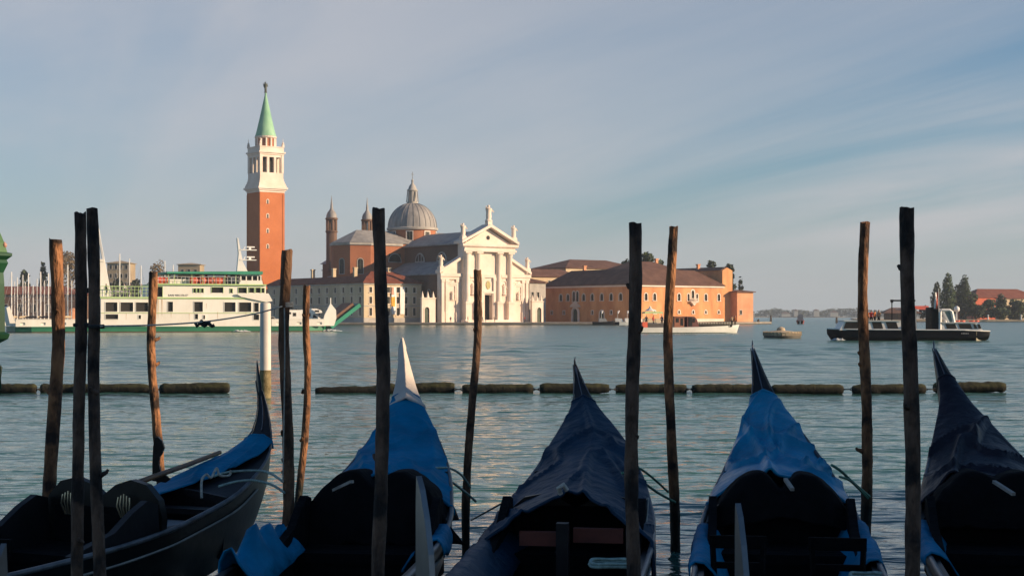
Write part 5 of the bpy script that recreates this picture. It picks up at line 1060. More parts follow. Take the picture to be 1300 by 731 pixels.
# ------------------------------------------------------------------ mooring posts
def post(pt, pb_, d, wpx, wood, label, seed, name='mooring_post', lean=0.0, taper=1.12):
    """pt: top pixel of the photo, pb_: pixel column low down (x at y); the foot is carried on to the lagoon bed"""
    a = P(pt[0], pt[1], d); b = P(pb_[0], pb_[1], d)
    dirv = (b - a).normalized(); n = 64; foot = a + dirv * ((a.z + 1.0) / -dirv.z); r = random.Random(seed)
    rr = wpx / 2 / FPX * d; mb = MB(); rings = []; m = 14
    for i in range(n):
        f = i / (n - 1); c = a.lerp(foot, f); bend = .055 * math.sin(f * 5 + seed) * min(1, f * 4)
        c = c + Vector((bend * (1 if d > 12 else .6), .02 * math.sin(f * 7 + seed * 2), 0)); q = rr * (.93 + (taper - 1) * f) * (1 + .06 * noise.noise(Vector((f * 14, seed, 0))))
        rings.append([c + Vector((q * math.cos(t) * (1 + .15 * noise.noise(Vector((math.cos(t) * 1.6, math.sin(t) * 1.6 + seed, f * 16))) + .10 * noise.noise(Vector((math.cos(t) * 3.1 + seed, math.sin(t) * 3.1, f * 40)))), q * math.sin(t), (.03 * rr * 20 * noise.noise(Vector((math.cos(t), math.sin(t), seed))) if i == 0 else 0))) for t in [2 * math.pi * k / m for k in range(m)]])
    base = Vector((foot.x, d, 0))
    vs = [p - base for rg in rings for p in rg]; fs = [(i * m + k, i * m + (k + 1) % m, (i + 1) * m + (k + 1) % m, (i + 1) * m + k) for i in range(n - 1) for k in range(m)]
    fs = [f[::-1] for f in fs]; fs.append(tuple(range(m)))
    mb.add(vs, fs)
    for k in range(3):     # stubs of cut branches
        f = r.uniform(.1, .6); i = int(f * n); t = r.uniform(0, 6.28); c = a.lerp(foot, f) - base
        mb.tube([c, c + Vector((rr * 1.0 * math.cos(t), rr * 1.0 * math.sin(t), .02)), c + Vector((rr * 1.28 * math.cos(t), rr * 1.28 * math.sin(t), .04))], [rr * .5, rr * .34, rr * .22], 7)
    o = mb.build(name, wood, smooth=60); o.location = base
    return tag(o, label, 'post', 'mooring posts')
POSTS = [
    ((70, 304), (67, 660), 14.5, 17, WOOD[0], 'brown post with a sunlit rough orange top, left of the touching dark pair'),
    ((102.5, 270), (103.5, 731), 10.0, 15.5, WOOD[1], 'dark upright post, left one of the touching pair'),
    ((117.5, 265), (131, 731), 9.9, 15.5, WOOD[1], 'dark leaning post, right one of the touching pair'),
    ((194.5, 346), (199.5, 600), 20.0, 11.5, WOOD[0], 'slim sunlit orange-brown post in front of the ferry windows'),
    ((365, 318), (358.5, 620), 14.0, 14.5, WOOD[2], 'brown post with rope wound round it, beside the white post'),
    ((389.5, 363), (380, 611), 19.0, 9.5, WOOD[0], 'short slim sunlit brown post right of the rope-wound post'),
    ((480, 264), (481.5, 731), 9.2, 17.5, WOOD[1], 'thick dark post in front of the church dome'),
    ((606, 343), (598, 650), 16.0, 10.5, WOOD[2], 'slim brown post in front of the church door'),
    ((806, 283), (810, 731), 9.6, 17.5, WOOD[1], 'thick dark crooked post at the corner of the monastery'),
    ((855.5, 288), (851, 700), 16.3, 12.5, WOOD[0], 'brown speckled post in front of the sunlit monastery wall'),
    ((1098.5, 282), (1094.5, 660), 17.0, 13.5, WOOD[0], 'sunlit brown post with a knot, above the navy launch cabin'),
    ((1150.5, 264), (1155, 731), 11.0, 19.5, WOOD[1], 'thickest dark post, rightmost in the row'),
]
PO = [post(p[0], p[1], p[2], p[3], p[4], p[5], i + 1) for i, p in enumerate(POSTS)]
q = MB(); d = 46.5; rr = 7 / FPX * d; q.lathe([(rr, -1.5), (rr, .55), (rr * .98, fz(386, d)), (rr * .8, fz(384.4, d)), (.01, fz(384.2, d))], 20)
q2 = mat('white_weathered_post', (.55, .50, .45), .6, scale=2, col2=(.74, .70, .64), stretch=(1, 1, .3))
wp = thing('channel_post', 'round white painted post with a mossy foot out in the water', 'post', (fx(337, d), d, 0)); q.build('shaft', q2, wp, smooth=40)
q = MB(); q.lathe([(rr * 1.02, -1.5), (rr * 1.05, .3), (rr * 1.015, .85), (rr * .9, .86)], 20); q.build('mossy_foot', mat('moss_on_post', (.10, .08, .03), .9, scale=5, col2=(.30, .24, .13), bump=.4), wp, smooth=40)

# ------------------------------------------------------------------ floating log boom
BD = 49.5
logs = [(-14, 46, 0), (50, 95, 0), (98, 190, 0), (204.5, 292, 1), (400, 487, -1), (489.5, 577, 1.4), (587, 677, 0), (685, 773, 0), (782, 872, 0), (879, 968, 0), (979, 1069, 0), (1082, 1174.5, .3), (1187, 1278, .5)]
ll_ = ['leftmost floating log, cut by the picture edge', 'second floating log, between lantern and paired posts', 'floating log right of the touching pair of posts', 'mossy floating log tilted up at its right end, left of the white post', 'tapered low floating log left of the thick dark post', 'thick mossy floating log behind the white-peaked gondola', 'floating log behind the slim post at the church door', 'floating log left of the navy gondola peak', 'floating log crossed by two posts in front of the monastery', 'floating log left of the bright blue gondola peak', 'floating log right of the bright blue gondola peak', 'floating log behind the two right-hand posts', 'rightmost floating log, behind the dark purple gondola peak']
prev = None
for i, (a, b, up) in enumerate(logs):
    x0, x1 = fx(a, BD), fx(b, BD); r0 = .165 + .02 * max(0, up); L = x1 - x0; q = MB(); n = 30; m = 14; rg = []
    for k in range(n):
        f = k / (n - 1); e = min(f, 1 - f); rs = r0 * (.72 + .28 * min(1, e * 22)) * (1 + .13 * noise.noise(Vector((f * 6, i, 0))) + .05 * noise.noise(Vector((f * 25, i, 3))))
        if up < 0: rs *= .75 + .3 * f
        zz = (.14, .11, .16, .13, .10)[i % 5] + .05 * max(0, up) * (f - .35) + (-.04 if up < 0 else 0) + .02 * math.sin(i * 2.3)
        rg.append([(L * (f - .5), rs * math.cos(t), zz + rs * math.sin(t) * (1 + .2 * noise.noise(Vector((f * 11, t * 1.3, i))))) for t in [6.28318 * j / m for j in range(m)]])
    q.add([p for g_ in rg for p in g_], [(k * m + j, k * m + (j + 1) % m, (k + 1) * m + (j + 1) % m, (k + 1) * m + j) for k in range(n - 1) for j in range(m)] + [tuple(range(m))[::-1], tuple(range((n - 1) * m, n * m))])
    o = q.build('floating_log', LOG, smooth=50); o.location = ((x0 + x1) / 2, BD + .15 * math.sin(i * 1.7), 0); o.rotation_euler = (0, 0, .01 * math.sin(i * 3.1)); tag(o, ll_[i], 'log', 'floating log boom')
    if prev is not None and x0 - prev < .6:
        c = MB()
        for k in range(3):
            cx0 = prev - .08 + (x0 - prev + .16) * (k + .5) / 3; c.tube([(cx0 + .08 * math.cos(t), BD + (.03 * math.sin(t) if k % 2 else 0), .12 + (.03 * math.sin(t) if not k % 2 else 0)) for t in [6.283 * j / 10 for j in range(11)]], .018, 5)
        o = c.build('chain', ROPE_D); tag(o, 'short chain right of the ' + ll_[i - 1].split(',')[0].replace(' with its', ''), 'chain', 'chains of the log boom')
    prev = x1

# ------------------------------------------------------------------ gondolas
def pchip(xs, ys):
    xs, ys = np.array(xs, float), np.array(ys, float); h = np.diff(xs); dl = np.diff(ys) / h; d = np.zeros(len(xs))
    for i in range(1, len(xs) - 1):
        if dl[i - 1] * dl[i] > 0: w1, w2 = 2 * h[i] + h[i - 1], h[i] + 2 * h[i - 1]; d[i] = (w1 + w2) / (w1 / dl[i - 1] + w2 / dl[i])
    d[0], d[-1] = dl[0], dl[-1]
    def f(x):
        i = int(min(max(np.searchsorted(xs, x) - 1, 0), len(xs) - 2)); t = (x - xs[i]) / h[i]
        return float((1 + 2 * t) * (1 - t) ** 2 * ys[i] + t * (1 - t) ** 2 * h[i] * d[i] + t * t * (3 - 2 * t) * ys[i + 1] + t * t * (t - 1) * h[i] * d[i + 1])
    return f
TT = [-5.3, -5.0, -4.3, -3.5, -2.5, -1.2, 0, 1.25, 2.2, 2.74, 3.46, 3.9, 4.3, 4.7, 5.0, 5.3]
HWT = pchip(TT, [.03, .10, .30, .48, .62, .69, .70, .71, .68, .61, .48, .37, .245, .11, .055, .010])
Z_STD = [1.05, .98, .82, .70, .60, .55, .54, .57, .66, .80, 1.0, 1.18, 1.40, 1.66, 1.88, 2.13]
Z_LOW = [1.05, .98, .82, .70, .60, .54, .53, .55, .60, .66, .78, .92, 1.06, 1.28, 1.51, 1.78]
ZB = pchip(TT, [.85, .5, .12, -.04, -.12, -.15, -.16, -.15, -.12, -.08, .04, .2, .5, .95, 1.4, 2.02])
class Gondola:
    def __init__(s, label, x, y, yaw, zt, lean, bow, ferro=True, ferro_turn=0.0, fdx=0.0, fdz=0.0, chairs=True, bend=0.0, lp=2.2):
        s.bend, s.lp = bend, lp
        s.chairs = chairs
        s.covered = zt is not Z_LOW; s.fdx, s.fdz = fdx, fdz
        s.zg = pchip(TT, zt); s.lean, s.bow = lean, bow
        s.root = thing('gondola', label, 'gondola', (x, y, 0), -R(yaw), 'gondolas at the moorings'); s.M = Matrix.Translation((x, y, 0)) @ Matrix.Rotation(-R(yaw), 4, 'Z')
        s.build(ferro, ferro_turn)
    def ax(s, t):
        return (s.lean * ((t - 3.0) / 2.3) ** s.lp if t > 3.0 else 0) + (s.bend * min(1.0, (t - 2.0) / 2.6) ** 2 if t > 2.0 else 0) + (s.bow * (-t / 5.3) ** 2 if t < 0 else 0)
    def pt(s, t, u, dz=0.0, over=0.0):
        return Vector((s.ax(t) + u * (HWT(t) + over), t, s.zg(t) + dz))
    def build(s, ferro, fturn):
        g = s.root; N_ = 72; ts = [-5.3 + 10.6 * i / (N_ - 1) for i in range(N_)]; rows = []
        for t in ts:
            w_, z, b, a = HWT(t), s.zg(t), ZB(t), s.ax(t); h = z - b
            pr = [(1, z), (1.0, z - .12 * h), (.96, z - .35 * h), (.86, z - .65 * h), (.62, b + .06 * h), (.3, b)]
            rows.append([(a + k * w_, t, zz) for k, zz in pr] + [(a - k * w_, t, zz) for k, zz in pr[::-1]])
        mb = MB(); mb.grid(rows)
        ci = [t for t in ts if -3.3 <= t <= 3.35]; rows = []
        for t in ci:
            w_, z, a = HWT(t), s.zg(t), s.ax(t); fl = max(.1, ZB(t) + .22)
            pr = [(w_, z), (w_ - .06, z + .004), (w_ - .075, z - .08), ((w_ - .07) * .86, fl + .1), ((w_ - .07) * .8, fl)]
            rows.append([(a + k, t, zz) for k, zz in pr] + [(a - k, t, zz) for k, zz in pr[::-1]])
        mb.grid([r_[::-1] for r_ in rows]); mb.build('hull', BLACKP, g, smooth=40)
        for name, t0, t1 in (('stern_deck', 3.3, 5.28), ('bow_deck', -5.28, -3.25)):
            dk = MB(); rows = []; n = 26
            for i in range(n):
                t = t0 + (t1 - t0) * i / (n - 1); cr2 = .07 * min(1, HWT(t) * 2)
                rows.append([s.pt(t, u, .006 + cr2 * (1 - abs(u) ** 1.6)) for u in (-.985, -.75, -.5, -.25, 0, .25, .5, .75, .985)])
            dk.grid(rows); e = rows[0] if name == 'stern_deck' else rows[-1]; lo = [Vector((p.x * .9 + s.ax(p.y) * .1, p.y, .2)) for p in e]; dk.grid([e, lo])
            dk.bar(e[0], e[4], .05, .07); dk.bar(e[4], e[-1], .05, .07)
            dk.build(name, DECK, g, smooth=35)
        for u in (-1, 1):
            q = MB(); q.tube([s.pt(t, u, .012, .008) for t in ts[2:]], [.024 if t < 3.6 else max(.006, .024 - .014 * (t - 3.6)) for t in ts[2:]], 7); q.build('gunwale_rail', SATIN, g, smooth=60)
            q = MB(); q.tube([s.pt(t, u, -.13 - .02 * (t > 3) * (t - 3), .006) for t in ts[4:-9]], .011, 5); q.build('rubbing_strip', PALEW, g, smooth=60)
        # metal edge and curled tip of the stern
        q = MB(); q.tube([s.pt(t, 0, .05 * min(1, HWT(t) * 3) + .012) for t in [4.7 + .06 * k for k in range(11)]] + [s.pt(5.3, 0, .05), s.pt(5.3, 0, .1) + Vector((0, .05, 0))], [.006] * 8 + [.010] * 3 + [.010, .004], 6)
        q.tube([s.pt(t, 1, .010, .006) for t in [4.45 + .06 * k for k in range(15)]], .007, 5)
        q.build('stern_iron', IRON_DARK, g, smooth=60)
        # seat with heart-shaped back, side chairs, floor boards
        tb = 2.25; w0 = .56; zs = s.zg(1.6)
        hp = [(-w0, .3), (-w0 * 1.05, .62)]
        hp = [(-.60, .32), (-.64, .72), (-.6, .88), (-.47, 1.01), (-.3, 1.05), (-.14, 1.0), (0, .9), (.14, 1.0), (.3, 1.05), (.47, 1.01), (.6, .88), (.64, .72), (.60, .32)]
        if s.covered: hp = [(a, b * .86) for a, b in hp]
        q = MB(); q.prism([(a + s.ax(tb), b) for a, b in hp], tb - .05, tb + .03, 'y'); sb = q.build('seat_back', BLACKP, g, smooth=30)
        q = MB(); q.box(-.5, .5, tb - .09, tb - .051, .42, .8); q.build('back_cushion', BLACKC, sb)
        for x in (() if s.covered else (-.33, .28)):
            q = MB()
            for k in range(5): q.tube([(x + .02 * k - .04, tb - .1, .72), (x + .035 * k - .07, tb - .12, .82 + .02 * math.sin(k * 2)), (x + .03 * k - .06, tb - .11, .93 - .015 * abs(k - 2))], .008, 5)
            q.build('brass_ornament', BRASS, sb, smooth=60)
        q = MB(); q.box(-.56, .56, 1.5, 2.19, .12, .38); q.box(-.54, .54, 1.48, 2.18, .381, .47); q.build('seat', BLACKC, g)
        for u in (-1, 1):
            q = MB(); q.prism([(1.0, .2), (1.0, .56), (1.25, .62), (1.55, .68), (1.8, .82), (2.0, .9), (2.15, .86), (2.2, .2)], u * .60 - .035, u * .60 + .035, 'x'); q.build('armrest', BLACKC if s.covered else DECK, g, smooth=30)
            if not s.chairs: continue
            q = MB(); x = u * .38
            q.box(x - .2, x + .2, -.1, .3, .36, .42)
            for a in (-.17, .17):
                for b in (-.07, .27): q.bar((x + a, b, .1), (x + a, b, .36), .035)
            q.bar((x - .18, .29, .42), (x - .2, .33, .78), .035); q.bar((x + .18, .29, .42), (x + .2, .33, .78), .035); q.bar((x - .22, .33, .74), (x + .22, .33, .74), .03, .1); q.bar((x - .2, .32, .56), (x + .2, .32, .56), .03, .05)
            q.build('side_chair', BLACKC, g)
        q = MB()
        for k in range(6): q.box(-.42 + .145 * k, -.3 + .145 * k, -2.8, 1.4, .085, .105)
        q.build('floor_boards', REDW, g)
        for t in (-2.2, 3.05):
            q = MB(); q.bar(s.pt(t, -.93, -.02), s.pt(t, .93, -.02), .2, .05); q.build('thwart', DECK, g)
        if ferro:
            M_ = Matrix.Translation((s.ax(-5.3) + s.fdx, -5.28, s.fdz)) @ Matrix.Rotation(fturn, 4, 'Z')
            pf = [(.0, .55), (-.045, .9), (-.065, 1.12), (-.06, 1.3), (-.02, 1.48), (.05, 1.62), (.13, 1.73), (.195, 1.78), (.205, 1.66), (.205, 1.4), (.20, 1.1), (.19, .8), (.17, .55)]
            pf = [(-b_[0] if False else b_[0], b_[1]) for b_ in pf]
            q = MB(); q.prism(pf, -.012, .012, 'x')
            for k in range(6): q.box(-.012, .012, -.13, -.02, .66 + .085 * k, .70 + .085 * k)
            q.v = [tuple(M_ @ Vector(p)) for p in q.v]; q.build('prow_iron', IRON, g)
    def cover(s, name, label, m, t0, t1, crown, drop=.12, over=.012, wr=.02, seed=1, u0=-1.0, u1=1.0, nu=61, nt=90, cat='boat cover', p=2.2, front=None):
        """cloth laid over the boat between two stations, hanging a little over both gunwales"""
        rows = []
        for i in range(nt):
            f = i / (nt - 1); rw = []
            for j in range(nu):
                u = u0 + ((u1(f) if callable(u1) else u1) - u0) * j / (nu - 1)
                t = t0 + (t1 - t0) * f
                if front and f > .5: t += front(u) * (f - .5) * 2
                edge = max(0.0, abs(u) - .9) / .1
                uu = max(-1, min(1, u / .9)); q = s.pt(t, uu, 0, over + .012 * edge)
                q.z += max(crown(t), .075 * min(1, HWT(t) * 2) + .03) * (1 - abs(uu) ** p) + .022 - edge * drop * (1 + .35 * noise.noise(Vector((t * 1.7, seed, u))))
                k = wr * min(1, HWT(t) * 2.5) * (1 - .5 * edge)
                v = Vector((q.x * 2.2, t * 1.6, seed * 3.1))
                n1 = noise.noise(Vector((q.x * 2.4 + .35 * t, t * .55 - q.x * .3, seed * 1.7))); n2 = noise.noise(Vector((q.x * 1.3 - t * 1.1, t * .8 + q.x * 1.2, seed + 9.3)))
                cr1, cr2 = max(0, 1 - abs(n1) / .13) ** 1.3, max(0, 1 - abs(n2) / .10) ** 1.3      # sharp creases in taut cloth
                q.z += k * (.95 * cr1 + .75 * cr2 + .55 * max(-.5, noise.noise(v * .8)) + .12 * noise.noise(v * 5.0))
                q.x += k * .6 * noise.noise(v * 2.1) * (edge + .2)
                rw.append(q)
            rows.append(rw)
        mb = MB(); mb.grid(rows)
        mb.tube(rows[-1], .011, 5); mb.tube(rows[0], .009, 5)      # sewn hems
        o = mb.build(name, m, smooth=180, solid=.012); o.matrix_world = s.M
        return tag(o, label, cat)
    def curtain(s, name, label, m, t_top, z_top, z_bot, seed, spread=(.58, .76), back=.55, dip=.10, x0=-1.0, x1=1.0, cat='boat cover', slack=.32, arch=0.0):
        """canvas over the seat back: a short lap behind, the two-lobed top edge, then a curtain in front"""
        rows = []; nu, nv = 49, 34
        for i in range(nv):
            f = i / (nv - 1); rw = []
            for j in range(nu):
                u = x0 + (x1 - x0) * j / (nu - 1); au = abs(u)
                top = z_top + .05 * math.sin(min(1, au * 1.5) * math.pi) - dip * math.exp(-(u / .16) ** 2) - .42 * au ** 4.5
                zb_ = (z_bot(u) if callable(z_bot) else z_bot) + arch * (1 - au ** 1.4)
                if f < .3:
                    k = f / .3; t = t_top - .09 + (back + .09) * (1 - k); z = top - .06 * (1 - k) ** 2; w_ = spread[0] + .02
                else:
                    k = (f - .3) / .7; t = t_top - .16 - .22 * k ** .8; z = top + (zb_ - top) * k ** 1.15; w_ = spread[0] + (spread[1] - spread[0]) * k ** .8
                fold = noise.noise(Vector((u * 4.2, seed, f * 1.2))) * (.02 + .05 * max(0, f - .3)); q = Vector((s.ax(t) + u * w_, t + fold, z + .4 * fold + .015 * noise.noise(Vector((u * 7, f * 6, seed)))))
                rw.append(q)
            rows.append(rw)
        mb = MB(); mb.grid(rows); o = mb.build(name, m, smooth=180, solid=.012); o.matrix_world = s.M
        return tag(o, label, cat)
    def side_cloth(s, label, m, side, t0, t1, inn=.3, out=.3, seed=1, name='side_cloth', wi=1.0, heap=0.0):
        rows = []; n = 26
        for i in range(n):
            f = i / (n - 1); t = t0 + (t1 - t0) * f; e = .75 + .25 * math.sin(math.pi * f) + .3 * noise.noise(Vector((f * 3, seed, 1)))
            b = s.pt(t, side); rw = []
            for k, (dx, dz) in enumerate(((-.30, -inn), (-.22, -inn * .45), (-.14, -.02), (-.07, .045), (0, .055), (.04, .03), (.055, -out * .35), (.06, -out * .7), (.06, -out))):
                sg = noise.noise(Vector((t * 3.1, k * .5, seed))); rw.append(Vector((b.x + side * (dx * (wi if dx < 0 else 1) + .018 * sg), t + .04 * sg, b.z + dz * (e if k > 4 or k < 2 else 1) + .02 * noise.noise(Vector((t * 6, k, seed))) + (heap * max(0, .45 + 1.3 * noise.noise(Vector((t * 2.6, 5, seed)))) * (1 - abs(k - 3.2) / 3.2) if 0 < k < 6 else 0))))
            rows.append(rw)
        mb = MB(); mb.grid(rows); o = mb.build(name, m, smooth=180, solid=.012); o.matrix_world = s.M
        return tag(o, label, 'cloth')
    def w(s, t, u, dz=0.0, over=0.0): return s.M @ s.pt(t, u, dz, over)

G1 = Gondola('uncovered black gondola lying slantwise at the left, seats open', -4.52, 11.6, 23, Z_LOW, -.66, 0, ferro=False, bend=.30, lp=3.6)
G2 = Gondola('gondola with white-wrapped stern peak, second from the left', -1.47, 11.55, 6, Z_STD, -.30, 0, fdx=-.17, fdz=-.25, chairs=False)
G3 = Gondola('gondola under a navy cover open at the front, middle of the five', .27, 11.5, 8, [z - (0, .05, .1, .15, .18)[max(0, k - 11)] for k, z in enumerate(Z_STD)], -.32, .1, ferro_turn=R(25), fdx=.03, fdz=.045, chairs=False)
G4 = Gondola('gondola with bright shiny blue stern cover, second from the right', 2.09, 11.5, 8.4, Z_STD, -.22, -.34, ferro_turn=R(10), fdx=-.01, fdz=-.08)
G5 = Gondola('gondola under a dark purple-black cover at the right edge', 3.95, 11.5, 10.5, Z_STD, -.28, -.3, chairs=False)
cst = pchip([1.4, 2.2, 2.74, 3.46, 3.9, 4.3, 4.7, 5.1], [.38, .31, .24, .13, .09, .06, .03, .01])
# G1: blue strip of tarp along the far side of the stern deck, oar, oarlock
o = G1.cover('stern_cover', 'narrow bright blue tarp along the far side of the uncovered gondola stern', BLUE, 4.55, 2.75, lambda t: .06, u0=-1.0, u1=lambda f: .97 - 1.15 * f ** .62, seed=3, wr=.03, drop=.1, nu=24)
# G2
G2.cover('stern_cover', 'matt blue tarp over the stern below the white-wrapped peak', BLUE, 4.62, 2.5, cst, seed=5, wr=.045, drop=.07)
G2.cover('peak_wrap', 'off-white canvas wrapped round the second gondola stern peak', WHITEC, 5.3, 4.5, lambda t: .10, seed=6, wr=.02, drop=.5, over=.02, nt=40, p=1.05)
G2.curtain('seat_cover', 'bulky black canvas over the second gondola seat, sagging to the left', BLACKC, 2.36, 1.05, lambda u: .48 - .1 * (u < -.3), 7, spread=(.64, .86), back=.6, x0=-1.3)
G2.side_cloth('crumpled blue cloth hanging outside the second gondola left gunwale', BLUE, -1, -.1, 1.5, .12, .5, 8, wi=.8, heap=.26)
G2.side_cloth('small blue cloth on the right gunwale beside the black seat canvas', BLUE, 1, 1.3, 1.9, .3, .12, 9)
# G3
c3 = pchip([.9, 1.4, 2.2, 2.74, 3.46, 3.9, 4.3, 4.7, 5.1], [.26, .33, .31, .25, .15, .10, .07, .03, .01])
G3.cover('stern_cover', 'dull navy tarp over the middle gondola, its front edge lifted like a tent', NAVYC, 4.72, 1.2, c3, seed=11, wr=.055, drop=.30, over=.015, p=1.6, front=lambda u: .75 * (1 - abs(u)) - .1)
G3.side_cloth('navy cloth end bunched on the middle gondola left gunwale by the slim post', NAVYC, -1, -.6, 1.9, .2, .62, 12)
# G4
BLUE_SHINY = cloth_mat('shiny_blue_tarp', (.001, .21, .39), .34, spec=.28)
G4.cover('stern_cover', 'shiny bright blue tarp over the stern of the second gondola from the right', BLUE_SHINY, 4.66, 2.5, cst, seed=15, wr=.085, drop=.10)
G4.curtain('seat_cover', 'black canvas with two-lobed top over the seat below the shiny blue tarp', BLACKC, 2.36, 1.04, lambda u: .72 - .12 * abs(u), 16, spread=(.61, .72), back=.6)
G4.side_cloth('blue cloth on the left gunwale beside the two-lobed black canvas', BLUE, -1, .2, 1.9, .45, .12, 17)
G4.side_cloth('dull blue cloth on the right gunwale beside the two-lobed black canvas', BLUE, 1, .5, 2.1, .45, .12, 18)
# G5
G5.cover('stern_cover', 'creased dark purple-black tarp over the rightmost gondola stern', PURPLE, 4.9, 2.5, lambda t: cst(t) * 1.08, seed=21, wr=.095, drop=.12, over=.012)
G5.curtain('seat_cover', 'black canvas over the rightmost gondola seat', BLACKC, 2.36, 1.05, lambda u: .62, 22, spread=(.62, .74), back=.6, dip=.02)
G5.side_cloth('dark teal-blue cloth on the rightmost gondola left gunwale', BLUE, -1, .6, 2.0, .4, .05, 23)
# fore deck covers in front of the camera edge
for G, m, k, sd in ((G2, BLUE, 'blue tarp folded over the second gondola fore deck at the lower edge', 31), (G3, NAVYC, 'navy tarp folded over the middle gondola fore deck at the lower edge', 32), (G4, PURPLE, 'dark tarp heap on the fore deck of the second gondola from the right', 33)):
    G.cover('fore_cover', k, m, -3.1, -4.6, lambda t: .34 if G is G3 else .16, seed=sd, wr=.05, drop=.12, nt=30)
# wooden sticks, oars, oarlock
def pole_thing(name, label, cat, pts, r, m):
    q = MB(); q.tube(pts, r, 9); o = q.build(name, m, smooth=60); return tag(o, label, cat)
pole_thing('oar', 'long oar lying across the uncovered gondola seats towards its stern', 'oar', [P(160, 618, 13.6), P(200, 603, 14.1), P(240, 589, 14.9), P(279, 574, 15.8)], [.028, .026, .024, .022], mat('oar_wood', (.10, .06, .035), .5, scale=4, col2=(.3, .13, .05)))
fr0 = P(203, 606, 14.3); s_ = 14.3 / FPX
q = MB(); q.prism([(-9, -4), (-9, 18), (-8, 40), (-6, 51), (-2, 52), (3, 47), (6, 38), (3, 30), (0, 26), (-1, 18), (1, 9), (6, 4), (14, -2), (8, -6)], -3, 3, 'y')
q.v = [(a * s_, b * s_, c * s_) for a, b, c in q.v]; o = q.build('oarlock', BLACKP); o.location = fr0; tag(o, 'dark curved wooden oarlock standing on the uncovered gondola', 'oarlock')
for G, k, a, b in ((G2, 'grey stick poking from the second gondola black canvas', (424, 622), (447, 611)), (G4, 'grey wooden peg between the two lobes of the black canvas', (997, 608), (1006, 621)), (G5, 'pale stick lying on the rightmost gondola cover', (1262, 611), (1287, 627))):
    dd_ = 13.55; A, B = P(*a, dd_), P(*b, dd_ - .35); q = MB(); q.bar(A, B, .034, .026); o = q.build('stick', PALEW); tag(o, k, 'stick')
q = MB(); A = P(712, 619, 12.9); q.tube([A + Vector((0, 0, -.05)), A + Vector((-.02, -.02, .0)), A + Vector((.02, -.02, .03)), A + Vector((.05, 0, -.02))], .022, 7); o = q.build('tie', ROPE_W, smooth=60); tag(o, 'pale cloth tie at the lifted front edge of the navy cover', 'tie')
# boards and odds in the open middle gondola
for k, (a, b, y, z, m) in enumerate(((-.40, -.06, 1.35, .62, REDW), (.06, .48, 1.32, .66, REDW))):
    q = MB(); q.box(a, b, y, y + .06, z - .06, z + .06); o = q.build('seat_board', m); o.matrix_world = G3.M; tag(o, 'red-brown board standing inside the open middle gondola, ' + ('left one' if k == 0 else 'right one'), 'board', 'boards in the open gondola')
q = MB(); q.box(-.05, .05, 1.0, 1.1, .12, .8); o = q.build('support_post', DECK); o.matrix_world = G3.M; tag(o, 'dark upright strut holding up the navy cover', 'strut')
q = MB(); q.box(-.2, .2, 2.5, 2.95, .3, .5); q.v = [(a + .25, b, c + .1) for a, b, c in q.v]; o = q.build('folded_cloth', mat('grey_cloth', (.25, .25, .26), .8), solid=0); o.matrix_world = G1.M; tag(o, 'folded grey cloth behind the uncovered gondola seats', 'cloth')

# ------------------------------------------------------------------ ropes
def rope(label, pts, r, m, name='mooring_rope', sub=8, group=None):
    pts = [Vector(p) for p in pts]; out = []
    for i in range(len(pts) - 1):
        p0, p1, p2, p3 = pts[max(0, i - 1)], pts[i], pts[i + 1], pts[min(len(pts) - 1, i + 2)]
        for k in range(sub):
            t = k / sub; out.append(.5 * ((2 * p1) + (p2 - p0) * t + (2 * p0 - 5 * p1 + 4 * p2 - p3) * t * t + (3 * p1 - p0 - 3 * p2 + p3) * t ** 3))
    out.append(pts[-1]); q = MB(); q.tube(out, r, 6); o = q.build(name, m, smooth=70); return tag(o, label, 'rope', group)
def wrap(label, px, py, d, rpx, m, turns=3, gap=2.2, r=.008, name='rope_turns'):
    c = P(px, py, d); R_ = rpx / FPX * d + r; pts = [c + Vector((R_ * math.cos(a), R_ * math.sin(a), gap / FPX * d * a / 6.283)) for a in [6.283 * turns * k / (turns * 14) for k in range(turns * 14 + 1)]]
    q = MB(); q.tube(pts, r, 5); o = q.build(name, m, smooth=70); return tag(o, label, 'rope')
rope('long slack rope from the dark pair of posts to the rope-wound post', [P(128, 414, 9.85), P(197, 412.5, 11.2), P(262, 408, 12.6), P(320, 399, 13.5), P(358, 389, 13.93)], .007, ROPE_W)
q = MB()
for k in range(4): q.tube([P(248 + 5 * k, 409 - k * .3, 12.5), P(250 + 5 * k, 414 - 3 * (k % 2), 12.5), P(254 + 5.2 * k, 410 + 4 * (k % 2), 12.5), P(257 + 5 * k, 406.5 + 2 * k, 12.5)], .016, 6)
o = q.build('rope_knot', ROPE_D, smooth=60); tag(o, 'dark knotted bundle hanging on the long slack rope', 'knot')
wrap('pale rope wound round the post beside the white post', 363.6, 391, 14.0, 7.2, ROPE_W)
rope('rope end hanging straight down the rope-wound post', [P(361, 391, 13.9), P(361.5, 450, 13.92), P(360, 560, 13.92), P(359, 612, 13.92)], .006, ROPE_W)
wrap('dark rope round the left post of the touching pair', 103.2, 414, 10, 7.6, ROPE_D, 2, 1.5); wrap('dark rope round the right post of the touching pair', 122.2, 416, 9.9, 7.8, ROPE_D, 2, 1.5)
rope('upper pale green rope from the uncovered gondola to the rope-wound post', [P(272, 604, 14.4), P(290, 599, 14.6), P(322, 597, 14.6), P(342, 600, 14.4), P(359, 611, 13.95)], .012, ROPE_P)
rope('lower pale green rope from the uncovered gondola to the rope-wound post', [P(278, 617, 14.2), P(300, 611, 14.4), P(322, 609.5, 14.4), P(345, 615, 14.2), P(361, 625, 13.93)], .012, ROPE_P)
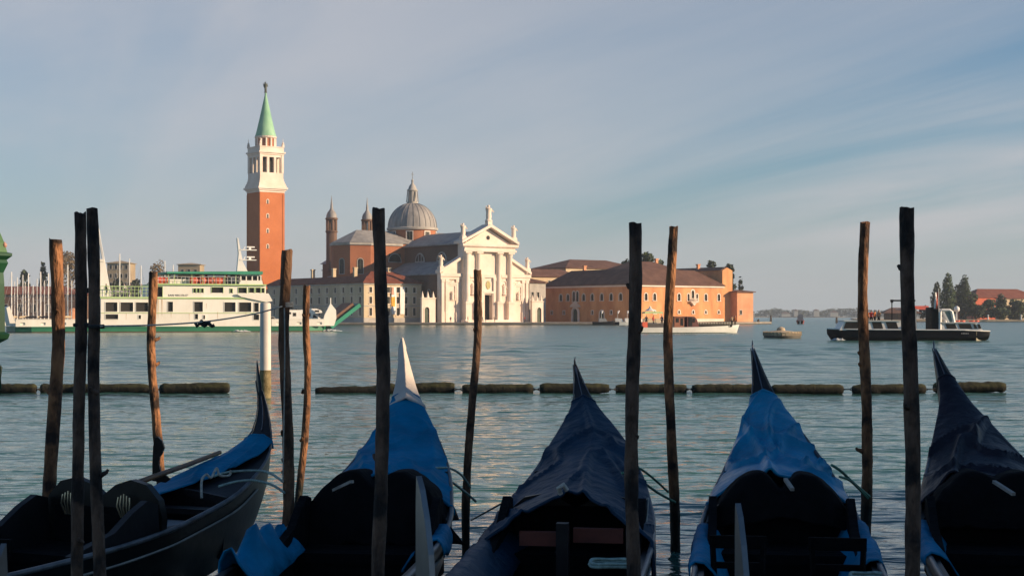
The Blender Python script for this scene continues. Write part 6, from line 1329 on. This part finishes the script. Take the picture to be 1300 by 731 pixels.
rope('white rope tied in loops on the uncovered gondola stern', [P(256, 632, 14.0), P(256, 610, 14.1), P(262, 602, 14.2), P(268, 606, 14.2), P(275, 594, 14.3), P(279, 603, 14.3), P(291, 603, 14.4), P(293, 597, 14.4)], .012, ROPE_W)
rope('upper pale rope from the white-peaked gondola to the slim church-door post', [P(541, 596, 14.6), P(556, 593.5, 14.7), P(572, 594.5, 15), P(586, 603, 15.5), P(597, 618, 15.93)], .012, ROPE_P)
rope('lower pale rope from the white-peaked gondola to the slim church-door post', [P(538, 612, 14.4), P(556, 609, 14.6), P(572, 611, 14.9), P(590, 624, 15.5), P(604, 636, 15.88)], .013, ROPE_P)
rope('upper dark green rope from the navy-covered gondola to the speckled post', [P(797, 588, 14.3), P(815, 596, 14.9), P(833, 610, 15.6), P(848, 624, 16.2)], .012, ROPE_G)
rope('lower dark green rope from the navy-covered gondola to the speckled post', [P(790, 600, 14), P(812, 609, 14.8), P(835, 625, 15.7), P(857, 637, 16.2)], .013, ROPE_G)
rope('white cord hanging at the navy-covered gondola right side', [P(817, 640, 13.6), P(823, 632, 13.6), P(822, 650, 13.5), P(819, 674, 13.2)], .006, ROPE_W)
rope('bright green rope from the shiny blue gondola to the knotted post', [P(1056, 590, 14.6), P(1068, 598, 15.1), P(1084, 613, 15.9), P(1104, 630, 16.88)], .014, ROPE_G)
rope('second green rope from the shiny blue gondola to the knotted post', [P(1066, 605, 14.6), P(1078, 609, 15.2), P(1090, 620, 16.0), P(1102, 632, 16.85)], .012, ROPE_G)
rope('pale rope from the slim church-door post to the navy gondola left side', [P(598, 660, 15.9), P(620, 648, 15), P(640, 637, 14.4)], .009, ROPE_W)
rope('green chain rope with a float strung between lantern post and orange-topped post', [P(-8, 662, 13.95), P(10, 666, 13.9), P(25, 668.5, 14), P(45, 667, 14.2), P(62, 661, 14.42)], .011, ROPE_G)
q = MB(); q.tube([P(22, 668, 13.98), P(24, 668.6, 13.98), P(36, 668.6, 14.08), P(38, 668, 14.1)], [.006, .02, .02, .006], 8); o = q.build('rope_float', ROPE_D, smooth=50); tag(o, 'small dark cork float on the chain rope at the left edge', 'float')
for k, (px, py, d, r_) in enumerate(((775, 716, 11.7, .16), (1101, 733, 11.45, .13))):
    q = MB(); c = P(px, py, d)
    for j in range(2): q.tube([c + Vector((r_ * (1 - .04 * j) * math.cos(a), r_ * .9 * math.sin(a), .02 * j + .006 * math.sin(3 * a))) for a in [6.283 * n / 24 for n in range(25)]], .014, 6)
    o = q.build('rope_coil', ROPE_P, smooth=70); tag(o, 'pale rope coil on the ' + ('navy-covered gondola right gunwale' if k == 0 else 'shiny blue gondola right gunwale'), 'rope')

# ------------------------------------------------------------------ green lantern on its post at the left edge
d = 14.0; lp_ = thing('lantern_post', 'green lantern on a post, cut by the left picture edge', 'lamp post', (fx(-11.5, d), d, 0)); s_ = d / FPX
zq = lambda py: fz(py, d)
q = MB(); q.tube([(0, 0, -1.2), (0, 0, zq(437))], 9 * s_, 12); q.build('post', WOOD[1], lp_, smooth=50)
q = MB(); q.lathe([(6 * s_, zq(438)), (22 * s_, zq(430)), (24 * s_, zq(424)), (18 * s_, zq(421)), (17 * s_, zq(360)), (16 * s_, zq(346)), (22 * s_, zq(334)), (20 * s_, zq(330)), (27 * s_, zq(325)), (27 * s_, zq(321.5)), (20 * s_, zq(320))], 6); lb = q.build('lantern_body', LAMPG, lp_)
q = MB(); q.lathe([(21 * s_, zq(321)), (17 * s_, zq(308)), (11 * s_, zq(294)), (8 * s_, zq(288)), (3 * s_, zq(284)), (4 * s_, zq(280)), (.001, zq(275))], 6); q.build('lantern_roof', LAMPR, lp_)
for k in range(6):
    a = math.pi * k / 3; f = MB(); f.lathe([(.001, -.02), (.02, 0), (.022, .02), (.001, .045)], 8, (17.5 * s_ * math.cos(a), 17.5 * s_ * math.sin(a), zq(313))); f.build('finial', mat('pinkish_finial', (.45, .25, .2), .5) if k == 0 else MATS['pinkish_finial'], lp_, smooth=60)
f = MB(); f.tube([(8 * s_, 0, zq(462)), (13 * s_, 0, zq(466)), (11 * s_, 0, zq(480)), (12 * s_, 0, zq(492)), (9 * s_, 0, zq(496))], .012, 6); f.build('hook', LAMPG, lp_, smooth=60)

# ------------------------------------------------------------------ the air over the lagoon
hz = MB(); hz.box(-2600, 2600, -180, 3880, -3.0, 84)
hm_ = bpy.data.materials.new('air'); hm_.use_nodes = True; t = hm_.node_tree; t.nodes.clear()
ou = t.nodes.new('ShaderNodeOutputMaterial'); pv_ = t.nodes.new('ShaderNodeVolumePrincipled'); pv_.inputs['Color'].default_value = (.74, .86, 1.0, 1); pv_.inputs['Density'].default_value = .00015; pv_.inputs['Anisotropy'].default_value = 0.0
t.links.new(pv_.outputs[0], ou.inputs['Volume'])
o = hz.build('haze', hm_); tag(o, kind='stuff'); o['label'] = 'thin evening haze over the lagoon'
